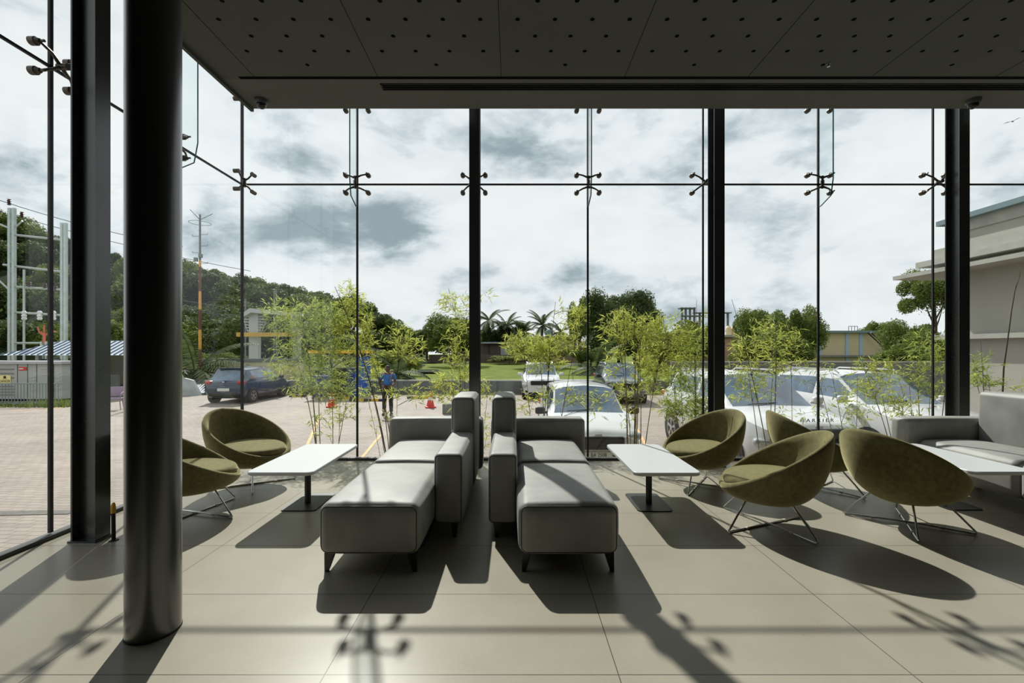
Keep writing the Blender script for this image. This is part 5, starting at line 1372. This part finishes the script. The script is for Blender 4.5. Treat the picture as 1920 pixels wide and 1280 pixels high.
# concrete frame on a rise
q = at(1300, 606, 75)
t = thing('pavilion_shell', 'bare concrete frame with flat slabs standing above the shrubs', 'building frame', (q.x, 75, -.5), 0)
def fx(px): return (px - CX) / F * 75 - q.x
def fz(py): return CAMZ + (HZ - py) / F * 75 + .5
m_slab = mat('dark concrete', C(95, 98, 96), .85, nscale=1, namt=.12)
MB().span((fx(1271), -1.2, fz(580)), (fx(1299), 0, fz(577.6))).build('roof_slab', m_slab, t, smooth=False)
MB().span((fx(1276), -1.2, fz(594)), (fx(1318), 0, fz(592))).build('floor_slab', m_slab, t, smooth=False)
MB().span((fx(1298), -1.2, fz(588)), (fx(1366), 0, fz(586.4))).build('floor_slab', m_slab, t, smooth=False)
for px, a in ((1275, 577), (1282, 577), (1290, 577), (1298, 577), (1308, 586), (1314, 586), (1330, 586), (1360, 586)):
    MB().span((fx(px) - .13, -1, 0), (fx(px) + .13, -.7, fz(a))).build('column', m_slab, t, smooth=False)
t, h, hw = house(1012, 1082, 634, 58, mat('weathered house wall', C(150, 130, 110), .85, nscale=1, namt=.15), 'brown roofed house behind palms and bamboo tufts', 6, m_brown, windows=((1062, 648, 12, 10),))
p = at(1030, 632, 60); t2 = thing('water_tank', 'dark water tank on the brown roofed house', 'tank', (p.x, 60, h - .5 + .02), 0, group='roof water tanks')
MB().lathe([(.5, 0), (.52, .2), (.5, .4), (.52, .6), (.5, .8), (.3, 1.0)], n=16).build('tank', m_slate, t2)
t, h, hw = house(880, 972, 644, 64, m_brown, 'low shed with pale sheet roof left of the palms trunks', 5, m_pipe_, over=.8)
MB().box((hw * .55, -.05, h * .55), (1.9, .06, 1.2)).build('pale_panel', m_pipe_, t, smooth=False)
house(1205, 1262, 640, 60, mat('ochre house wall', C(190, 170, 120), .85, nscale=1, namt=.1), 'ochre house glimpsed behind the dense bamboo', 5, m_brown)

# grey building on the right
BX, BY = 16.0, 16.3
t = thing('grey_building', 'large plain grey building with ledges at the right edge', 'building', (BX, BY, GZ), 0)
zt = 1.325 + .262 * BX
def bz(sl): return CAMZ + sl * BX - GZ                      # slope seen at the facade plane
MB().span((0, -22, 0), (10, 0, bz(.262))).build('walls', m_conc, t, smooth=False)
MB().span((-.25, -22.2, bz(.286)), (10, .25, bz(.297))).build('roof_edge', m_slate, t, smooth=False)
MB().span((-.05, -22, bz(.262)), (10, .05, bz(.286))).build('parapet', m_conc2, t, smooth=False)
MB().span((-.55, -22.2, bz(.195)), (1, .75, bz(.208))).build('ledge', m_conc2, t, smooth=False)
MB().span((-.30, -22, bz(.208)), (0, .35, bz(.232))).build('upper_band', m_conc2, t, smooth=False)
MB().span((-.95, -22.2, bz(.172)), (1, 1.3, bz(.181))).build('ledge', m_conc2, t, smooth=False)
MB().span((-.30, -22.2, bz(.024)), (0, .3, bz(.034))).build('ledge', m_conc2, t, smooth=False)
px_tree('bigmid', 0, 1752, 502, 640, 24, 96, 'airy tree leaning out from behind the grey building', low=.50, tk=.4)
px_tree('bigmid', 3, 1760, 612, 700, 30, 90, 'green tree below the airy one, behind the rightmost post', low=.0)
# bird in the sky
b_ = at(1898, 228, 40)
t = thing('bird', 'distant bird gliding in the sky at upper right', 'bird', b_, .3)
MB().tube([(-.16, 0, 0), (0, 0, .02), (.2, 0, 0)], [.01, .05, .01], 6).build('body', m_plast, t)
for s_ in (-1, 1): MB().add([(-.05, 0, .02), (.09, 0, .02), (.02, s_ * .35, .14), (-.08, s_ * .6, .06)], [(0, 1, 2, 3)]).build('wing', m_plast, t, smooth=False, fix=False)
# ------------------------------------------------------------------ sky, sun, camera
w = bpy.data.worlds.new('cloudy sky'); scene.world = w; w.use_nodes = True
N, L = w.node_tree.nodes, w.node_tree.links
bg = N['Background']
tc = N.new('ShaderNodeTexCoord')
def math_(op, a, b=None, c=None, clamp=False):
    n = N.new('ShaderNodeMath'); n.operation = op; n.use_clamp = clamp
    for i, x in enumerate((a, b, c)):
        if x is None: continue
        if isinstance(x, (int, float)): n.inputs[i].default_value = x
        else: L.new(x, n.inputs[i])
    return n.outputs[0]
def maprange(v_, a, b, c, d):
    n = N.new('ShaderNodeMapRange'); n.interpolation_type = 'SMOOTHSTEP'
    L.new(v_, n.inputs['Value'])
    for k, x in zip(('From Min', 'From Max', 'To Min', 'To Max'), (a, b, c, d)): n.inputs[k].default_value = x
    return n.outputs['Result']
mp = N.new('ShaderNodeMapping'); mp.inputs['Scale'].default_value = (1, 1, 2.1)
L.new(tc.outputs['Generated'], mp.inputs['Vector'])
def fbm(scale, detail, rough, off, dist=0.0):
    n = N.new('ShaderNodeTexNoise'); n.inputs['Scale'].default_value = scale; n.inputs['Detail'].default_value = detail; n.inputs['Roughness'].default_value = rough; n.inputs['Distortion'].default_value = dist
    ad = N.new('ShaderNodeVectorMath'); ad.operation = 'ADD'; ad.inputs[1].default_value = off
    L.new(mp.outputs['Vector'], ad.inputs[0]); L.new(ad.outputs[0], n.inputs['Vector'])
    return n.outputs['Fac']
n1 = fbm(3.2, 9, 0.56, (3.1, 1.7, 0.4), 0.25)
n2 = fbm(7.5, 8, 0.6, (0.3, 5.2, 2.2), 0.2)
base = math_('MULTIPLY_ADD', n2, 0.45, math_('MULTIPLY', n1, 0.75))          # ~0.6
# banks of darker cloud, by direction
def bank(px, py, wpx, hpx, amt):
    d = Vector(((px - CX) / F, 1.0, (HZ - py) / F))
    du = wpx / F; dv = hpx / F
    sx = N.new('ShaderNodeSeparateXYZ'); L.new(tc.outputs['Generated'], sx.inputs[0])
    yy = math_('MAXIMUM', sx.outputs['Y'], 0.05)
    u = math_('DIVIDE', math_('SUBTRACT', math_('DIVIDE', sx.outputs['X'], yy), d.x), du)
    v_ = math_('DIVIDE', math_('SUBTRACT', math_('DIVIDE', sx.outputs['Z'], yy), d.z), dv)
    r2 = math_('ADD', math_('MULTIPLY', u, u), math_('MULTIPLY', v_, v_))
    r2 = math_('ADD', r2, math_('MULTIPLY', math_('SUBTRACT', n2, 0.5), 1.6))
    return math_('MULTIPLY', math_('POWER', 2.718, math_('MULTIPLY', math_('MAXIMUM', r2, -0.3), -1.0)), amt)
dark = None
for b_ in ((590, 440, 130, 50, 0.16), (740, 430, 100, 45, 0.26), (970, 275, 70, 40, 0.17), (1090, 508, 60, 22, 0.15), (900, 505, 50, 22, 0.12), (560, 310, 110, 40, 0.10), (1580, 290, 160, 70, 0.09), (60, 290, 110, 60, 0.17), (1880, 290, 120, 90, 0.09), (1300, 310, 60, 60, 0.08), (390, 410, 50, 60, 0.16), (1480, 420, 120, 40, 0.07)):
    k = bank(*b_)
    dark = k if dark is None else math_('MAXIMUM', dark, k)
cov = maprange(math_('SUBTRACT', base, dark), 0.345, 0.70, 0.0, 1.0)
ramp = N.new('ShaderNodeValToRGB')
ramp.color_ramp.elements[0].position = 0.0; ramp.color_ramp.elements[0].color = (0.34, 0.41, 0.46, 1)
ramp.color_ramp.elements[1].position = 1.0; ramp.color_ramp.elements[1].color = (0.97, 0.98, 0.985, 1)
e = ramp.color_ramp.elements.new(0.3); e.color = (0.60, 0.67, 0.72, 1)
e = ramp.color_ramp.elements.new(0.65); e.color = (0.87, 0.905, 0.935, 1)
L.new(cov, ramp.inputs['Fac'])
L.new(ramp.outputs['Color'], bg.inputs['Color'])
bg.inputs['Strength'].default_value = 1.0

sun = bpy.data.lights.new('sun', 'SUN'); sun.energy = 5.4; sun.angle = math.radians(0.6); sun.color = (1.0, 0.965, 0.90)
so = bpy.data.objects.new('sun', sun); col.objects.link(so)
so.rotation_euler = Vector((0.37, -1.0, -1.018)).to_track_quat('-Z', 'Y').to_euler()
so.location = (-6, 20, 18)

cam = bpy.data.cameras.new('camera'); co = bpy.data.objects.new('camera', cam); col.objects.link(co)
co.location = (0, 0, CAMZ); co.rotation_euler = (PI / 2, 0, 0)
cam.sensor_fit = 'HORIZONTAL'; cam.sensor_width = 36; cam.lens = F / 1920 * 36
cam.shift_y = (HZ - 640) / 1920
cam.clip_start = 0.05; cam.clip_end = 2000
scene.camera = co
vs_ = scene.view_settings
vs_.view_transform = 'Standard'; vs_.look = 'None'; vs_.exposure = 0.0; vs_.gamma = 1.0; vs_.use_curve_mapping = False
cy = scene.cycles
cy.use_denoising = True; cy.denoiser = 'OPENIMAGEDENOISE'
cy.max_bounces = 10; cy.diffuse_bounces = 5; cy.glossy_bounces = 4; cy.transmission_bounces = 6; cy.transparent_max_bounces = 24
cy.caustics_reflective = False; cy.caustics_refractive = False
cy.sample_clamp_indirect = 6
